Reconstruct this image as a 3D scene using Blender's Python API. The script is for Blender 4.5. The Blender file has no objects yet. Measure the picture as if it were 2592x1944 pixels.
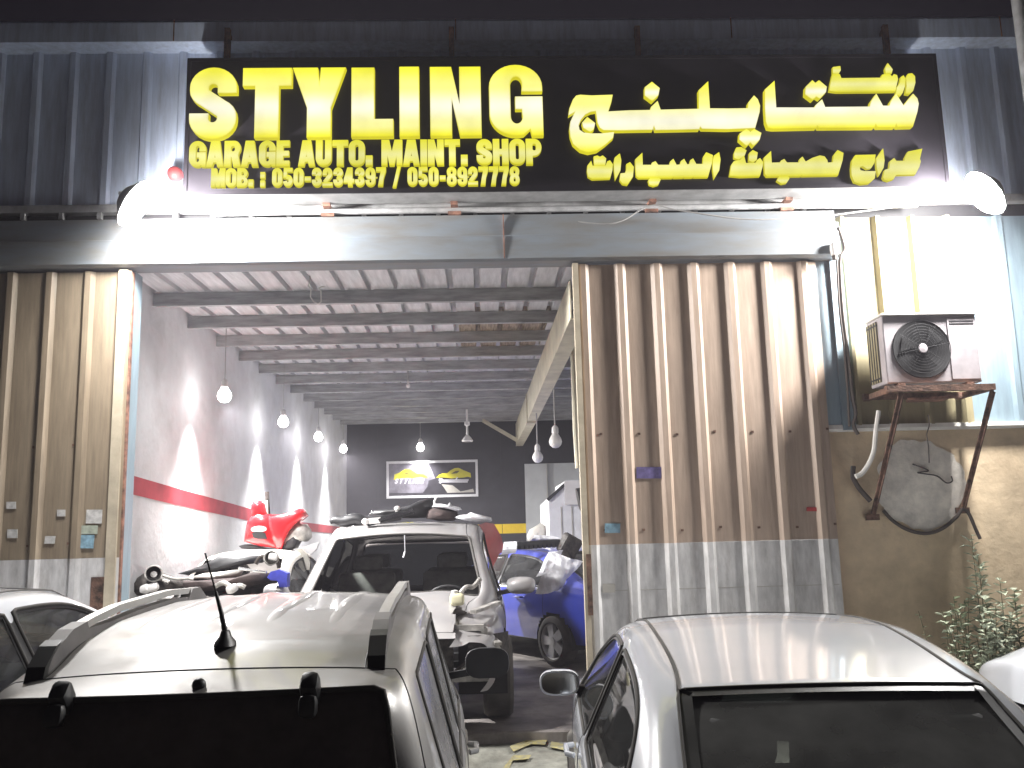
import bpy, bmesh, math, random
from mathutils import Vector, Matrix, Euler, noise
random.seed(7)
SC = bpy.context.scene
COL = SC.collection
R = math.radians

# ------------------------------------------------------------------ camera
CAM_F, CAM_W, CAM_H = 2270.0, 2592.0, 1944.0
cam_d = bpy.data.cameras.new('camera')
cam = bpy.data.objects.new('camera', cam_d)
COL.objects.link(cam)
cam_d.sensor_fit = 'HORIZONTAL'
cam_d.sensor_width = 36.0
cam_d.lens = 36.0 * CAM_F / CAM_W
cam_d.clip_start = 0.05
cam_d.clip_end = 500
CAM_P = Vector((0, 0, 2.0))
CAM_R = (Matrix.Rotation(R(-2.1), 3, 'Z') @ Matrix.Rotation(R(99.3), 3, 'X') @ Matrix.Rotation(R(-1.45), 3, 'Z'))
cam.matrix_world = Matrix.Translation(CAM_P) @ CAM_R.to_4x4()
SC.camera = cam

# ------------------------------------------------------------------ night sky, exposure
world = bpy.data.worlds.new('World')
SC.world = world
world.use_nodes = True
wn = world.node_tree
bg = wn.nodes['Background']
bg.inputs['Color'].default_value = (0.62, 0.50, 0.80, 1)     # dull purple glow of a town at night
bg.inputs['Strength'].default_value = 0.0040
SC.view_settings.view_transform = 'Standard'
SC.view_settings.look = 'None'
SC.view_settings.exposure = 1.45
SC.view_settings.gamma = 1.0
SC.view_settings.use_curve_mapping = False
SC.cycles.use_denoising = True
SC.cycles.max_bounces = 7
SC.cycles.sample_clamp_indirect = 6.0
SC.cycles.caustics_reflective = False
SC.cycles.caustics_refractive = False

FLOOD = 400.0      # radiance of the two flood lamps
BULB = 13.0       # radiance of the garage bulbs


def W(px, py, y=None, z=None, x=None):
    """A measured photo point (2592 wide) put onto a known world plane."""
    d = CAM_R @ Vector(((px - CAM_W / 2) / CAM_F, -(py - CAM_H / 2) / CAM_F, -1))
    if y is not None:
        t = (y - CAM_P.y) / d.y
    elif z is not None:
        t = (z - CAM_P.z) / d.z
    else:
        t = (x - CAM_P.x) / d.x
    return CAM_P + d * t


# ------------------------------------------------------------------ materials
def mat(name, col, rough=0.6, metal=0.0, var=0.12, scale=6.0, bump=0.0, bscale=40.0, coat=0.0,
        dust=0.0, dust_col=(0.42, 0.39, 0.34), col2=None, stretch=(1, 1, 1), spec=0.5, inner=None, stain=0.0):
    m = bpy.data.materials.new(name)
    m.use_nodes = True
    nt = m.node_tree
    N, L = nt.nodes, nt.links
    b = N['Principled BSDF']
    tc = N.new('ShaderNodeTexCoord')
    mp = N.new('ShaderNodeMapping')
    mp.inputs['Scale'].default_value = stretch
    L.new(tc.outputs['Object'], mp.inputs['Vector'])
    nz = N.new('ShaderNodeTexNoise')
    nz.inputs['Scale'].default_value = scale
    nz.inputs['Detail'].default_value = 6
    nz.inputs['Roughness'].default_value = 0.6
    L.new(mp.outputs[0], nz.inputs['Vector'])
    rp = N.new('ShaderNodeValToRGB')
    c2 = col2 or tuple(max(0, c * (1 - var * 1.8)) for c in col)
    c1 = tuple(min(1, c * (1 + var)) for c in col)
    rp.color_ramp.elements[0].position = 0.33
    rp.color_ramp.elements[1].position = 0.68
    rp.color_ramp.elements[0].color = (*c2, 1)
    rp.color_ramp.elements[1].color = (*c1, 1)
    L.new(nz.outputs['Fac'], rp.inputs['Fac'])
    out = rp.outputs['Color']
    if stain > 0:
        n3 = N.new('ShaderNodeTexNoise')
        n3.inputs['Scale'].default_value = 1.7
        n3.inputs['Detail'].default_value = 8
        n3.inputs['Roughness'].default_value = 0.75
        L.new(mp.outputs[0], n3.inputs['Vector'])
        r3 = N.new('ShaderNodeValToRGB')
        r3.color_ramp.elements[0].position = 0.5
        r3.color_ramp.elements[1].position = 0.72
        r3.color_ramp.elements[0].color = (0, 0, 0, 1)
        r3.color_ramp.elements[1].color = (stain, stain, stain, 1)
        L.new(n3.outputs['Fac'], r3.inputs['Fac'])
        mx = N.new('ShaderNodeMixRGB')
        L.new(r3.outputs['Color'], mx.inputs['Fac'])
        L.new(out, mx.inputs['Color1'])
        mx.inputs['Color2'].default_value = (col[0] * .33, col[1] * .27, col[2] * .22, 1)
        out = mx.outputs['Color']
    if dust > 0:
        ge = N.new('ShaderNodeNewGeometry')
        sx = N.new('ShaderNodeSeparateXYZ')
        L.new(ge.outputs['Normal'], sx.inputs[0])
        n2 = N.new('ShaderNodeTexNoise')
        n2.inputs['Scale'].default_value = 5
        n2.inputs['Detail'].default_value = 8
        L.new(tc.outputs['Object'], n2.inputs['Vector'])
        mr = N.new('ShaderNodeMapRange')
        mr.inputs[1].default_value = -0.1
        mr.inputs[2].default_value = 1.0
        mr.inputs[3].default_value = dust * 0.35
        mr.inputs[4].default_value = dust
        L.new(sx.outputs['Z'], mr.inputs[0])
        mu = N.new('ShaderNodeMath')
        mu.operation = 'MULTIPLY'
        L.new(mr.outputs[0], mu.inputs[0])
        m2 = N.new('ShaderNodeMapRange')
        m2.inputs[1].default_value = 0.3
        m2.inputs[2].default_value = 0.75
        m2.inputs[3].default_value = 0.35
        m2.inputs[4].default_value = 1.4
        L.new(n2.outputs['Fac'], m2.inputs[0])
        L.new(m2.outputs[0], mu.inputs[1])
        mx = N.new('ShaderNodeMixRGB')
        L.new(mu.outputs[0], mx.inputs['Fac'])
        L.new(out, mx.inputs['Color1'])
        mx.inputs['Color2'].default_value = (*dust_col, 1)
        out = mx.outputs['Color']
        rr = N.new('ShaderNodeMapRange')
        rr.inputs[3].default_value = rough
        rr.inputs[4].default_value = 0.85
        L.new(mu.outputs[0], rr.inputs[0])
        L.new(rr.outputs[0], b.inputs['Roughness'])
    else:
        r2 = N.new('ShaderNodeMapRange')
        r2.inputs[3].default_value = max(0.02, rough - 0.08)
        r2.inputs[4].default_value = min(1, rough + 0.10)
        L.new(nz.outputs['Fac'], r2.inputs[0])
        L.new(r2.outputs[0], b.inputs['Roughness'])
    if inner is not None:       # the unpainted inside of a body shell
        ge2 = N.new('ShaderNodeNewGeometry')
        mi = N.new('ShaderNodeMixRGB')
        L.new(ge2.outputs['Backfacing'], mi.inputs['Fac'])
        L.new(out, mi.inputs['Color1'])
        mi.inputs['Color2'].default_value = (*inner, 1)
        out = mi.outputs['Color']
    L.new(out, b.inputs['Base Color'])
    b.inputs['Metallic'].default_value = metal
    b.inputs['Specular IOR Level'].default_value = spec
    b.inputs['Coat Weight'].default_value = coat
    b.inputs['Coat Roughness'].default_value = 0.06
    if bump > 0:
        bn = N.new('ShaderNodeTexNoise')
        bn.inputs['Scale'].default_value = bscale
        bn.inputs['Detail'].default_value = 5
        L.new(mp.outputs[0], bn.inputs['Vector'])
        bu = N.new('ShaderNodeBump')
        bu.inputs['Strength'].default_value = bump
        bu.inputs['Distance'].default_value = 0.02
        L.new(bn.outputs['Fac'], bu.inputs['Height'])
        L.new(bu.outputs[0], b.inputs['Normal'])
    return m


def emat(name, col, strength):
    m = bpy.data.materials.new(name)
    m.use_nodes = True
    nt = m.node_tree
    nt.nodes.remove(nt.nodes['Principled BSDF'])
    e = nt.nodes.new('ShaderNodeEmission')
    e.inputs['Color'].default_value = (*col, 1)
    e.inputs['Strength'].default_value = strength
    nt.links.new(e.outputs[0], nt.nodes['Material Output'].inputs['Surface'])
    return m


def letter_mat(name, strength, pale=1.0):
    """Back-lit yellow acrylic: lamps inside sit low in the letter, the turned edges glow a deeper yellow."""
    m = bpy.data.materials.new(name)
    m.use_nodes = True
    nt = m.node_tree
    N, L = nt.nodes, nt.links
    N.remove(N['Principled BSDF'])
    tc = N.new('ShaderNodeTexCoord')
    sx = N.new('ShaderNodeSeparateXYZ')
    L.new(tc.outputs['Generated'], sx.inputs[0])
    cr = N.new('ShaderNodeValToRGB')
    cr.color_ramp.interpolation = 'EASE'
    e = cr.color_ramp.elements
    e[0].position = 0.0
    e[0].color = (0.84, 0.78, 0.03, 1)
    e[1].position = 1.0
    e[1].color = (0.88, 0.84, 0.035, 1)
    a = e.new(0.16); a.color = (0.92, 0.88, 0.07 + .25 * pale, 1)
    a = e.new(0.42); a.color = (0.94, 0.91, 0.08 + .62 * pale, 1)
    a = e.new(0.70); a.color = (0.90, 0.86, 0.05 + .18 * pale, 1)
    L.new(sx.outputs['Z'], cr.inputs['Fac'])
    ge = N.new('ShaderNodeNewGeometry')
    s2 = N.new('ShaderNodeSeparateXYZ')
    L.new(ge.outputs['Normal'], s2.inputs[0])
    ab = N.new('ShaderNodeMath')
    ab.operation = 'ABSOLUTE'
    L.new(s2.outputs['Y'], ab.inputs[0])
    mr = N.new('ShaderNodeMapRange')
    mr.inputs[1].default_value = 0.15
    mr.inputs[2].default_value = 0.98
    L.new(ab.outputs[0], mr.inputs[0])
    mx = N.new('ShaderNodeMixRGB')
    L.new(mr.outputs[0], mx.inputs['Fac'])
    mx.inputs['Color1'].default_value = (0.60, 0.54, 0.012, 1)
    L.new(cr.outputs['Color'], mx.inputs['Color2'])
    em = N.new('ShaderNodeEmission')
    nz = N.new('ShaderNodeTexNoise')
    nz.inputs['Scale'].default_value = 2.6
    nz.inputs['Detail'].default_value = 3
    L.new(tc.outputs['Object'], nz.inputs['Vector'])
    ms = N.new('ShaderNodeMapRange')
    ms.inputs[1].default_value = .3
    ms.inputs[2].default_value = .7
    ms.inputs[3].default_value = strength * .84
    ms.inputs[4].default_value = strength * 1.12
    L.new(nz.outputs['Fac'], ms.inputs[0])
    L.new(ms.outputs[0], em.inputs['Strength'])
    L.new(mx.outputs['Color'], em.inputs['Color'])
    L.new(em.outputs[0], N['Material Output'].inputs['Surface'])
    return m


def glass_mat(name, tint, gloss_rough=0.03, haze=0.0, haze_col=(0.3, 0.3, 0.3)):
    m = bpy.data.materials.new(name)
    m.use_nodes = True
    nt = m.node_tree
    N, L = nt.nodes, nt.links
    N.remove(N['Principled BSDF'])
    tr = N.new('ShaderNodeBsdfTransparent')
    tr.inputs['Color'].default_value = (*tint, 1)
    gl = N.new('ShaderNodeBsdfGlossy')
    gl.inputs['Roughness'].default_value = gloss_rough
    gl.inputs['Color'].default_value = (0.9, 0.9, 0.9, 1)
    df = N.new('ShaderNodeBsdfDiffuse')
    df.inputs['Color'].default_value = (*haze_col, 1)
    nz = N.new('ShaderNodeTexNoise')
    nz.inputs['Scale'].default_value = 3.5
    nz.inputs['Detail'].default_value = 7
    tc = N.new('ShaderNodeTexCoord')
    L.new(tc.outputs['Object'], nz.inputs['Vector'])
    mr = N.new('ShaderNodeMapRange')
    mr.inputs[1].default_value = 0.3
    mr.inputs[2].default_value = 0.8
    mr.inputs[3].default_value = haze * 0.5
    mr.inputs[4].default_value = haze * 1.4
    L.new(nz.outputs['Fac'], mr.inputs[0])
    m0 = N.new('ShaderNodeMixShader')
    L.new(mr.outputs[0], m0.inputs['Fac'])
    L.new(tr.outputs[0], m0.inputs[1])
    L.new(df.outputs[0], m0.inputs[2])
    fr = N.new('ShaderNodeFresnel')
    fr.inputs['IOR'].default_value = 1.5
    m1 = N.new('ShaderNodeMixShader')
    L.new(fr.outputs[0], m1.inputs['Fac'])
    L.new(m0.outputs[0], m1.inputs[1])
    L.new(gl.outputs[0], m1.inputs[2])
    L.new(m1.outputs[0], N['Material Output'].inputs['Surface'])
    return m


M = {}
M['yard'] = mat('dusty_yard', (0.50, 0.46, 0.40), 0.9, var=0.18, scale=3, bump=0.4, bscale=120, stain=0.25)
M['ramp'] = mat('ramp_concrete', (0.21, 0.21, 0.18), 0.8, var=0.25, scale=7, bump=0.25, bscale=60, stain=0.7)
M['floor'] = mat('oily_floor', (0.27, 0.245, 0.23), 0.55, var=0.35, scale=2.2, bump=0.1, bscale=30, stain=0.8)
M['yellow_paint'] = mat('worn_yellow_paint', (0.30, 0.26, 0.09), 0.8, var=0.3, scale=26, stain=0.7, col2=(0.20, 0.20, 0.165))
M['blue_clad'] = mat('blue_grey_cladding', (0.58, 0.655, 0.80), 0.55, var=0.10, scale=3, stretch=(6, 6, .7), stain=0.30, bump=0.05)
M['pale_blue'] = mat('pale_blue_cladding', (0.25, 0.33, 0.38), 0.5, var=0.1, scale=3, stretch=(5, 5, .7), stain=0.15)
M['cream_clad'] = mat('cream_cladding', (0.27, 0.235, 0.14), 0.5, var=0.1, scale=3, stretch=(5, 5, .7), stain=0.15)
M['brown_door'] = mat('brown_door_paint', (0.41, 0.315, 0.245), 0.5, var=0.10, scale=4, stretch=(7, 7, .6), stain=0.38, bump=0.04)
M['tan_door'] = mat('tan_door_paint', (0.27, 0.215, 0.15), 0.5, var=0.12, scale=4, stretch=(7, 7, .6), stain=0.40, bump=0.04)
M['grey_door'] = mat('grey_door_paint', (0.57, 0.56, 0.55), 0.55, var=0.16, scale=5, stretch=(3, 3, .8), stain=0.55, bump=0.04)
M['cream_edge'] = mat('cream_edge', (0.46, 0.40, 0.30), 0.5, var=0.12, scale=5, stain=0.4)
M['header'] = mat('header_steel', (0.165, 0.19, 0.215), 0.5, var=0.2, scale=2.5, stretch=(.7, 3, 3), stain=0.15, col2=(0.18, 0.175, 0.165))
M['galv'] = mat('galvanised', (0.50, 0.50, 0.50), 0.45, 0.3, var=0.15, scale=8, stain=0.3)
M['rust'] = mat('rust', (0.16, 0.088, 0.06), 0.85, 0.0, var=0.45, scale=14, bump=0.3, bscale=60)
M['rust_post'] = mat('rusty_post', (0.26, 0.13, 0.09), 0.8, 0.0, var=0.4, scale=12)
M['black'] = mat('black_plastic', (0.018, 0.018, 0.02), 0.45, var=0.2)
M['dark'] = mat('dark_void', (0.012, 0.012, 0.013), 0.9)
M['sign_face'] = mat('sign_face', (0.012, 0.010, 0.014), 0.42, var=0.25, scale=2.5)
M['sign_side'] = mat('sign_side', (0.42, 0.42, 0.42), 0.5, 0.2, var=0.15, scale=6, stain=0.3)
M['plaster'] = mat('tan_plaster', (0.66, 0.525, 0.355), 0.85, var=0.13, scale=2.6, bump=0.25, bscale=22, stain=0.30)
M['pale_patch'] = mat('pale_lit_plaster_patch', (0.80, 0.75, 0.67), 0.9, var=0.15, scale=7, bump=0.5, bscale=18)
M['white_wall'] = mat('white_garage_wall', (0.62, 0.63, 0.645), 0.72, var=0.07, scale=2.0, bump=0.55, bscale=7, stain=0.26)
M['dark_wall'] = mat('dark_back_wall', (0.024, 0.024, 0.03), 0.55, var=0.2, scale=3)
M['pale_wall'] = mat('pale_back_wall', (0.52, 0.54, 0.55), 0.7, var=0.07, scale=2)
M['red_paint'] = mat('red_stripe_paint', (0.42, 0.055, 0.075), 0.6, var=0.2, scale=2.5, stain=0.2)
M['yellow_band'] = mat('yellow_band_paint', (0.72, 0.50, 0.01), 0.6, var=0.06)
M['roof_sheet'] = mat('roof_sheet', (0.64, 0.64, 0.655), 0.5, 0.15, var=0.12, scale=4, stretch=(6, .6, 1), stain=0.12)
M['roof_brown'] = mat('stained_roof_sheet', (0.34, 0.27, 0.19), 0.6, 0.1, var=0.35, scale=7, stretch=(8, .6, 1))
M['purlin'] = mat('purlin_steel', (0.40, 0.405, 0.41), 0.5, 0.3, var=0.2, scale=5, stretch=(.6, 4, 4), stain=0.3)
M['rafter'] = mat('rafter_paint', (0.56, 0.52, 0.40), 0.6, var=0.12, scale=4, stain=0.2)
M['ac_white'] = mat('aged_white_casing', (0.40, 0.37, 0.385), 0.5, var=0.1, scale=6, stain=0.3)
M['grille'] = mat('dark_grille', (0.03, 0.028, 0.03), 0.5)
M['white_pvc'] = mat('white_pvc', (0.70, 0.68, 0.64), 0.5, var=0.08)
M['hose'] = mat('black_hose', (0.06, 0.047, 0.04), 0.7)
M['leaf'] = mat('pale_leaf', (0.20, 0.25, 0.14), 0.6, var=0.35, scale=9)
M['leaf_dusty'] = mat('dusty_leaf', (0.36, 0.40, 0.29), 0.7, var=0.3, scale=9)
M['stem'] = mat('stem', (0.12, 0.11, 0.06), 0.8)
M['silver'] = mat('dusty_silver_paint', (0.37, 0.365, 0.36), 0.34, 0.4, var=0.03, scale=3, coat=0.7, dust=0.46, dust_col=(0.42, 0.40, 0.37), inner=(.03, .03, .03))
M['silver2'] = mat('bare_silver_paint', (0.40, 0.39, 0.40), 0.32, 0.25, var=0.06, scale=3, coat=0.6, dust=0.25, inner=(.015, .015, .015))
M['white_paint'] = mat('white_car_paint', (0.73, 0.755, 0.80), 0.22, 0.0, var=0.02, scale=3, coat=1.0, dust=0.04, dust_col=(0.55, 0.53, 0.5), inner=(.03, .03, .03))
M['wreck_white'] = mat('dull_white_paint', (0.60, 0.58, 0.54), 0.45, 0.0, var=0.06, scale=3, dust=0.4, inner=(.02, .02, .02))
M['blue_paint'] = mat('blue_car_paint', (0.03, 0.055, 0.46), 0.28, 0.0, var=0.08, scale=3, coat=1.0, dust=0.10, inner=(.01, .01, .015))
M['red_car'] = mat('red_car_paint', (0.55, 0.012, 0.018), 0.25, 0.0, var=0.06, scale=3, coat=1.0, inner=(.05, .02, .02))
M['priv_glass'] = mat('privacy_glass', (0.11, 0.092, 0.085), 0.14, var=0.3, scale=2.5, dust=0.05, dust_col=(0.25, 0.22, 0.2), spec=0.35)
M['dusty_glass'] = mat('dusty_side_glass', (0.30, 0.30, 0.305), 0.16, var=0.12, scale=3, coat=0.5, dust=0.35, dust_col=(0.42, 0.42, 0.42), spec=0.8)
M['glass'] = glass_mat('car_glass', (0.30, 0.33, 0.32), 0.03, 0.10, (0.30, 0.30, 0.30))
M['glass_hazy'] = glass_mat('dusty_rear_glass', (0.26, 0.28, 0.27), 0.05, 0.34, (0.30, 0.30, 0.29))
M['glass_dark'] = glass_mat('tinted_glass', (0.16, 0.17, 0.17), 0.03, 0.06, (0.20, 0.20, 0.22))
M['rubber'] = mat('rubber', (0.022, 0.021, 0.02), 0.8, var=0.3, dust=0.3, dust_col=(0.2, 0.18, 0.16))
M['tyre'] = mat('dusty_tyre', (0.05, 0.047, 0.043), 0.85, var=0.25, scale=8, dust=0.5, dust_col=(0.2, 0.18, 0.15), bump=0.2, bscale=60)
M['alloy'] = mat('alloy', (0.66, 0.66, 0.66), 0.4, 0.25, var=0.1, dust=0.15)
M['seat'] = mat('seat_fabric', (0.10, 0.10, 0.10), 0.9, var=0.2)
M['seat_pale'] = mat('pale_seat_fabric', (0.34, 0.33, 0.31), 0.9, var=0.2)
M['trim'] = mat('dark_trim', (0.03, 0.03, 0.032), 0.6, var=0.2)
M['rail'] = mat('roof_rail_grey', (0.46, 0.46, 0.45), 0.4, 0.5, var=0.08, dust=0.4)
M['rail_grey'] = mat('rail_foot_grey', (0.12, 0.115, 0.12), 0.55, var=0.15, dust=0.3)
M['chrome'] = mat('bright_metal', (0.7, 0.7, 0.7), 0.15, 1.0, var=0.05)
M['mirror_face'] = mat('mirror_face', (0.75, 0.78, 0.80), 0.04, 1.0, var=0.02)
M['lamp_red'] = mat('tail_lamp_red', (0.45, 0.02, 0.02), 0.15, coat=1.0)
M['lamp_clear'] = mat('headlamp_clear', (0.55, 0.57, 0.6), 0.1, 0.3, coat=1.0)
M['paper'] = mat('white_paper', (0.55, 0.54, 0.52), 0.85, var=0.2, scale=18)
M['paper_blue'] = mat('blue_notice', (0.22, 0.37, 0.46), 0.7, var=0.25, scale=22)
M['paper_green'] = mat('pale_green_notice', (0.38, 0.42, 0.34), 0.7, var=0.2, scale=22)
M['plate_violet'] = mat('violet_plate', (0.16, 0.13, 0.30), 0.5, var=0.25, scale=22)
M['plastic_sheet'] = mat('white_plastic_sheet', (0.74, 0.74, 0.78), 0.35, var=0.05, scale=6, bump=0.2, bscale=12)
M['engine'] = mat('greasy_engine', (0.05, 0.043, 0.038), 0.55, 0.3, var=0.5, scale=20, bump=0.3, bscale=50)
M['alu'] = mat('dirty_aluminium', (0.46, 0.44, 0.41), 0.5, 0.2, var=0.3, scale=12)
M['cream_tank'] = mat('cream_tank', (0.80, 0.76, 0.52), 0.45, var=0.05)
M['brown_cloth'] = mat('brown_cloth', (0.055, 0.038, 0.036), 0.9, var=0.3, bump=0.4, bscale=25)
M['blue_cloth'] = mat('blue_cloth', (0.05, 0.06, 0.42), 0.85, var=0.2)
M['card'] = mat('grey_card', (0.42, 0.40, 0.36), 0.85, var=0.1)
M['white_box'] = mat('white_metal', (0.72, 0.72, 0.73), 0.45, var=0.05)
M['frame_white'] = mat('poster_frame_white', (0.68, 0.68, 0.70), 0.4, var=0.04)
M['poster'] = mat('poster_print', (0.030, 0.028, 0.035), 0.35, var=0.2)
M['poster_grey'] = mat('poster_grey_print', (0.17, 0.16, 0.19), 0.35, var=0.35, scale=3)
M['print_yellow'] = mat('print_yellow', (0.55, 0.50, 0.015), 0.4, var=0.08)
M['print_white'] = mat('print_white', (0.55, 0.54, 0.58), 0.4, var=0.05)
M['print_dark'] = mat('print_dark', (0.10, 0.09, 0.02), 0.4)
M['porcelain'] = mat('white_lamp_body', (0.72, 0.70, 0.68), 0.4, var=0.05)
M['cable'] = mat('pale_cable', (0.35, 0.34, 0.33), 0.6)
M['alarm_red'] = mat('alarm_red', (0.55, 0.06, 0.06), 0.4)
M['lit_letter'] = letter_mat('lit_yellow_letter', 0.44)
M['lit_small'] = letter_mat('lit_yellow_small_letter', 0.37, 0.4)
M['flood'] = emat('flood_lens_light', (1.0, 0.975, 0.955), FLOOD)
M['bulb'] = emat('bulb_light', (1.0, 0.975, 0.96), BULB)


# ------------------------------------------------------------------ object helpers
def tag(o, label=None, cat=None, group=None, kind=None):
    if label: o['label'] = label
    if cat: o['category'] = cat
    if group: o['group'] = group
    if kind: o['kind'] = kind
    return o


def thing(name, label, cat, loc=(0, 0, 0), rot=(0, 0, 0), group=None):
    o = bpy.data.objects.new(name, None)
    COL.objects.link(o)
    o.empty_display_size = 0.2
    o.location = loc
    o.rotation_euler = rot
    return tag(o, label, cat, group)


def link(name, me, material=None, parent=None):
    o = bpy.data.objects.new(name, me)
    COL.objects.link(o)
    if material is not None and not me.materials:
        me.materials.append(material)
    if parent is not None:
        o.parent = parent
    return o


def copy_tree(o, parent=None):
    c = o.copy()
    COL.objects.link(c)
    c.parent = parent
    for ch in list(o.children):
        copy_tree(ch, c)
    return c


class MB:
    """Collects shapes into one bmesh and links it as one object."""
    def __init__(self):
        self.v, self.f = [], []

    def add(self, vs, fs):
        n = len(self.v)
        self.v += [Vector(p) for p in vs]
        self.f += [tuple(i + n for i in q) for q in fs]
        return self

    def box(self, c, s, rot=None, bev=0.0, seg=2):
        bm = bmesh.new()
        bmesh.ops.create_cube(bm, size=1.0)
        bmesh.ops.scale(bm, vec=s, verts=bm.verts)
        if bev > 0:
            bmesh.ops.bevel(bm, geom=bm.edges[:], offset=bev, segments=seg, affect='EDGES', profile=0.5)
        m = Matrix.Translation(c)
        if rot is not None:
            m = m @ (rot if isinstance(rot, Matrix) else Euler(rot).to_matrix().to_4x4())
        bm.transform(m)
        bm.verts.index_update()
        self.add([v.co.copy() for v in bm.verts], [[v.index for v in f.verts] for f in bm.faces])
        bm.free()
        return self

    def span(self, a, b, bev=0.0):
        a, b = Vector(a), Vector(b)
        return self.box((a + b) / 2, [abs(k) for k in (b - a)], bev=bev)

    def tube(self, pts, r, n=8, caps=True, rs=None):
        pts = [Vector(p) for p in pts]
        k = len(pts)
        vs, fs = [], []
        up = None
        for i, p in enumerate(pts):
            t = (pts[min(i + 1, k - 1)] - pts[max(i - 1, 0)])
            if t.length < 1e-9: t = Vector((0, 0, 1))
            t.normalize()
            if up is None:
                up = Vector((0, 0, 1)) if abs(t.z) < 0.9 else Vector((1, 0, 0))
            s = t.cross(up).normalized()
            up = s.cross(t).normalized()
            rr = rs[i] if rs else r
            for j in range(n):
                a = 2 * math.pi * j / n
                vs.append(p + (s * math.cos(a) + up * math.sin(a)) * rr)
        for i in range(k - 1):
            for j in range(n):
                j2 = (j + 1) % n
                fs.append((i * n + j, i * n + j2, (i + 1) * n + j2, (i + 1) * n + j))
        if caps:
            fs.append(tuple(range(n))[::-1])
            fs.append(tuple((k - 1) * n + j for j in range(n)))
        return self.add(vs, fs)

    def bar(self, a, b, w, h, up=(0, 0, 1)):
        a, b = Vector(a), Vector(b)
        t = (b - a).normalized()
        u = Vector(up)
        s = t.cross(u)
        if s.length < 1e-4:
            s = t.cross(Vector((1, 0, 0)))
        s.normalize()
        u = s.cross(t).normalized()
        vs = []
        for p in (a, b):
            for i, j in ((-1, -1), (1, -1), (1, 1), (-1, 1)):
                vs.append(p + s * (i * w / 2) + u * (j * h / 2))
        return self.add(vs, [(3, 2, 1, 0), (4, 5, 6, 7), (0, 1, 5, 4), (1, 2, 6, 5), (2, 3, 7, 6), (3, 0, 4, 7)])

    def lathe(self, prof, n=24, m=None):
        m = m or Matrix.Identity(4)
        vs, fs = [], []
        k = len(prof)
        for (r, z) in prof:
            for j in range(n):
                a = 2 * math.pi * j / n
                vs.append(m @ Vector((r * math.cos(a), r * math.sin(a), z)))
        for i in range(k - 1):
            for j in range(n):
                j2 = (j + 1) % n
                fs.append((i * n + j, i * n + j2, (i + 1) * n + j2, (i + 1) * n + j))
        return self.add(vs, fs)

    def prism(self, poly, dvec):
        k = len(poly)
        a = [Vector(p) for p in poly]
        b = [p + Vector(dvec) for p in a]
        fs = [tuple(range(k))[::-1], tuple(range(k, 2 * k))]
        fs += [(i, (i + 1) % k, (i + 1) % k + k, i + k) for i in range(k)]
        return self.add(a + b, fs)

    def grid(self, fn, nu, nv):
        vs = [fn(i / nu, j / nv) for j in range(nv + 1) for i in range(nu + 1)]
        fs = []
        for j in range(nv):
            for i in range(nu):
                a = j * (nu + 1) + i
                fs.append((a, a + 1, a + nu + 2, a + nu + 1))
        return self.add(vs, fs)

    def ball(self, c, r, n=16, m=8, squash=(1, 1, 1)):
        prof = [(max(1e-4, r * math.sin(math.pi * i / m)), -r * math.cos(math.pi * i / m)) for i in range(m + 1)]
        return self.lathe(prof, n, Matrix.Translation(c) @ Matrix.Diagonal((*squash, 1)))

    def mesh(self, name, smooth=False, fix=True):
        me = bpy.data.meshes.new(name)
        me.from_pydata([tuple(v) for v in self.v], [], self.f)
        if fix:
            bm = bmesh.new()
            bm.from_mesh(me)
            bmesh.ops.recalc_face_normals(bm, faces=bm.faces)
            bm.to_mesh(me)
            bm.free()
        if smooth:
            me.polygons.foreach_set('use_smooth', [True] * len(me.polygons))
            if smooth != 'all':
                me.set_sharp_from_angle(angle=R(40))
        me.update()
        return me

    def build(self, name, material, parent=None, smooth=False, fix=True):
        return link(name, self.mesh(name, smooth, fix), material, parent)


def corrugated(x0, x1, z0, z1, y, pitch=0.32, phase=0.0, top=0.050, base=0.095, h=0.035, n_z=1):
    """Trapezoid-ribbed sheet standing in the XZ plane, ribs towards -y (towards the viewer)."""
    xs = [(x0, 0.0)]
    k = math.floor((x0 - phase) / pitch) - 1
    while True:
        c = phase + k * pitch
        if c - base > x1: break
        for dx, d in ((-base / 2, 0), (-top / 2, h), (top / 2, h), (base / 2, 0)):
            if x0 + 1e-4 < c + dx < x1 - 1e-4:
                xs.append((c + dx, d))
        k += 1
    xs.append((x1, 0.0))
    if xs[1][1] > 0: xs[0] = (x0, h)
    if xs[-2][1] > 0: xs[-1] = (x1, h)
    mb = MB()
    vs, fs = [], []
    for j in range(n_z + 1):
        z = z0 + (z1 - z0) * j / n_z
        for (x, d) in xs:
            vs.append((x, y - d, z))
    w = len(xs)
    for j in range(n_z):
        for i in range(w - 1):
            a = j * w + i
            fs.append((a, a + 1, a + w + 1, a + w))
    nb = len(vs)
    for j in (0, n_z):
        for (x, d) in xs:
            vs.append((x, y - d + 0.004, z0 if j == 0 else z1))
    for i in range(w - 1):       # back side and end edges: a sheet with thickness
        fs.append((nb + i + 1, nb + i, nb + w + i, nb + w + i + 1))
        fs.append((i, nb + i, nb + i + 1, i + 1))
        fs.append((n_z * w + i, n_z * w + i + 1, nb + w + i + 1, nb + w + i))
    mb.add(vs, fs)
    return mb


# ------------------------------------------------------------------ ground
RAMP0, RAMP1, ZR, ZF = 3.0, 7.42, 0.31, 0.40


def gz(y, x=2.0):
    """Driveway height: a slope up to the door, worn flat where the off-roader stands."""
    k = min(1.0, max(0.0, (1.35 - abs(x + .92)) / .36))
    r0 = RAMP0 + 3.45 * k * k * (3 - 2 * k)
    return 0.0 if y < r0 else ZR * (min(y, RAMP1) - r0) / (RAMP1 - r0)


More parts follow.
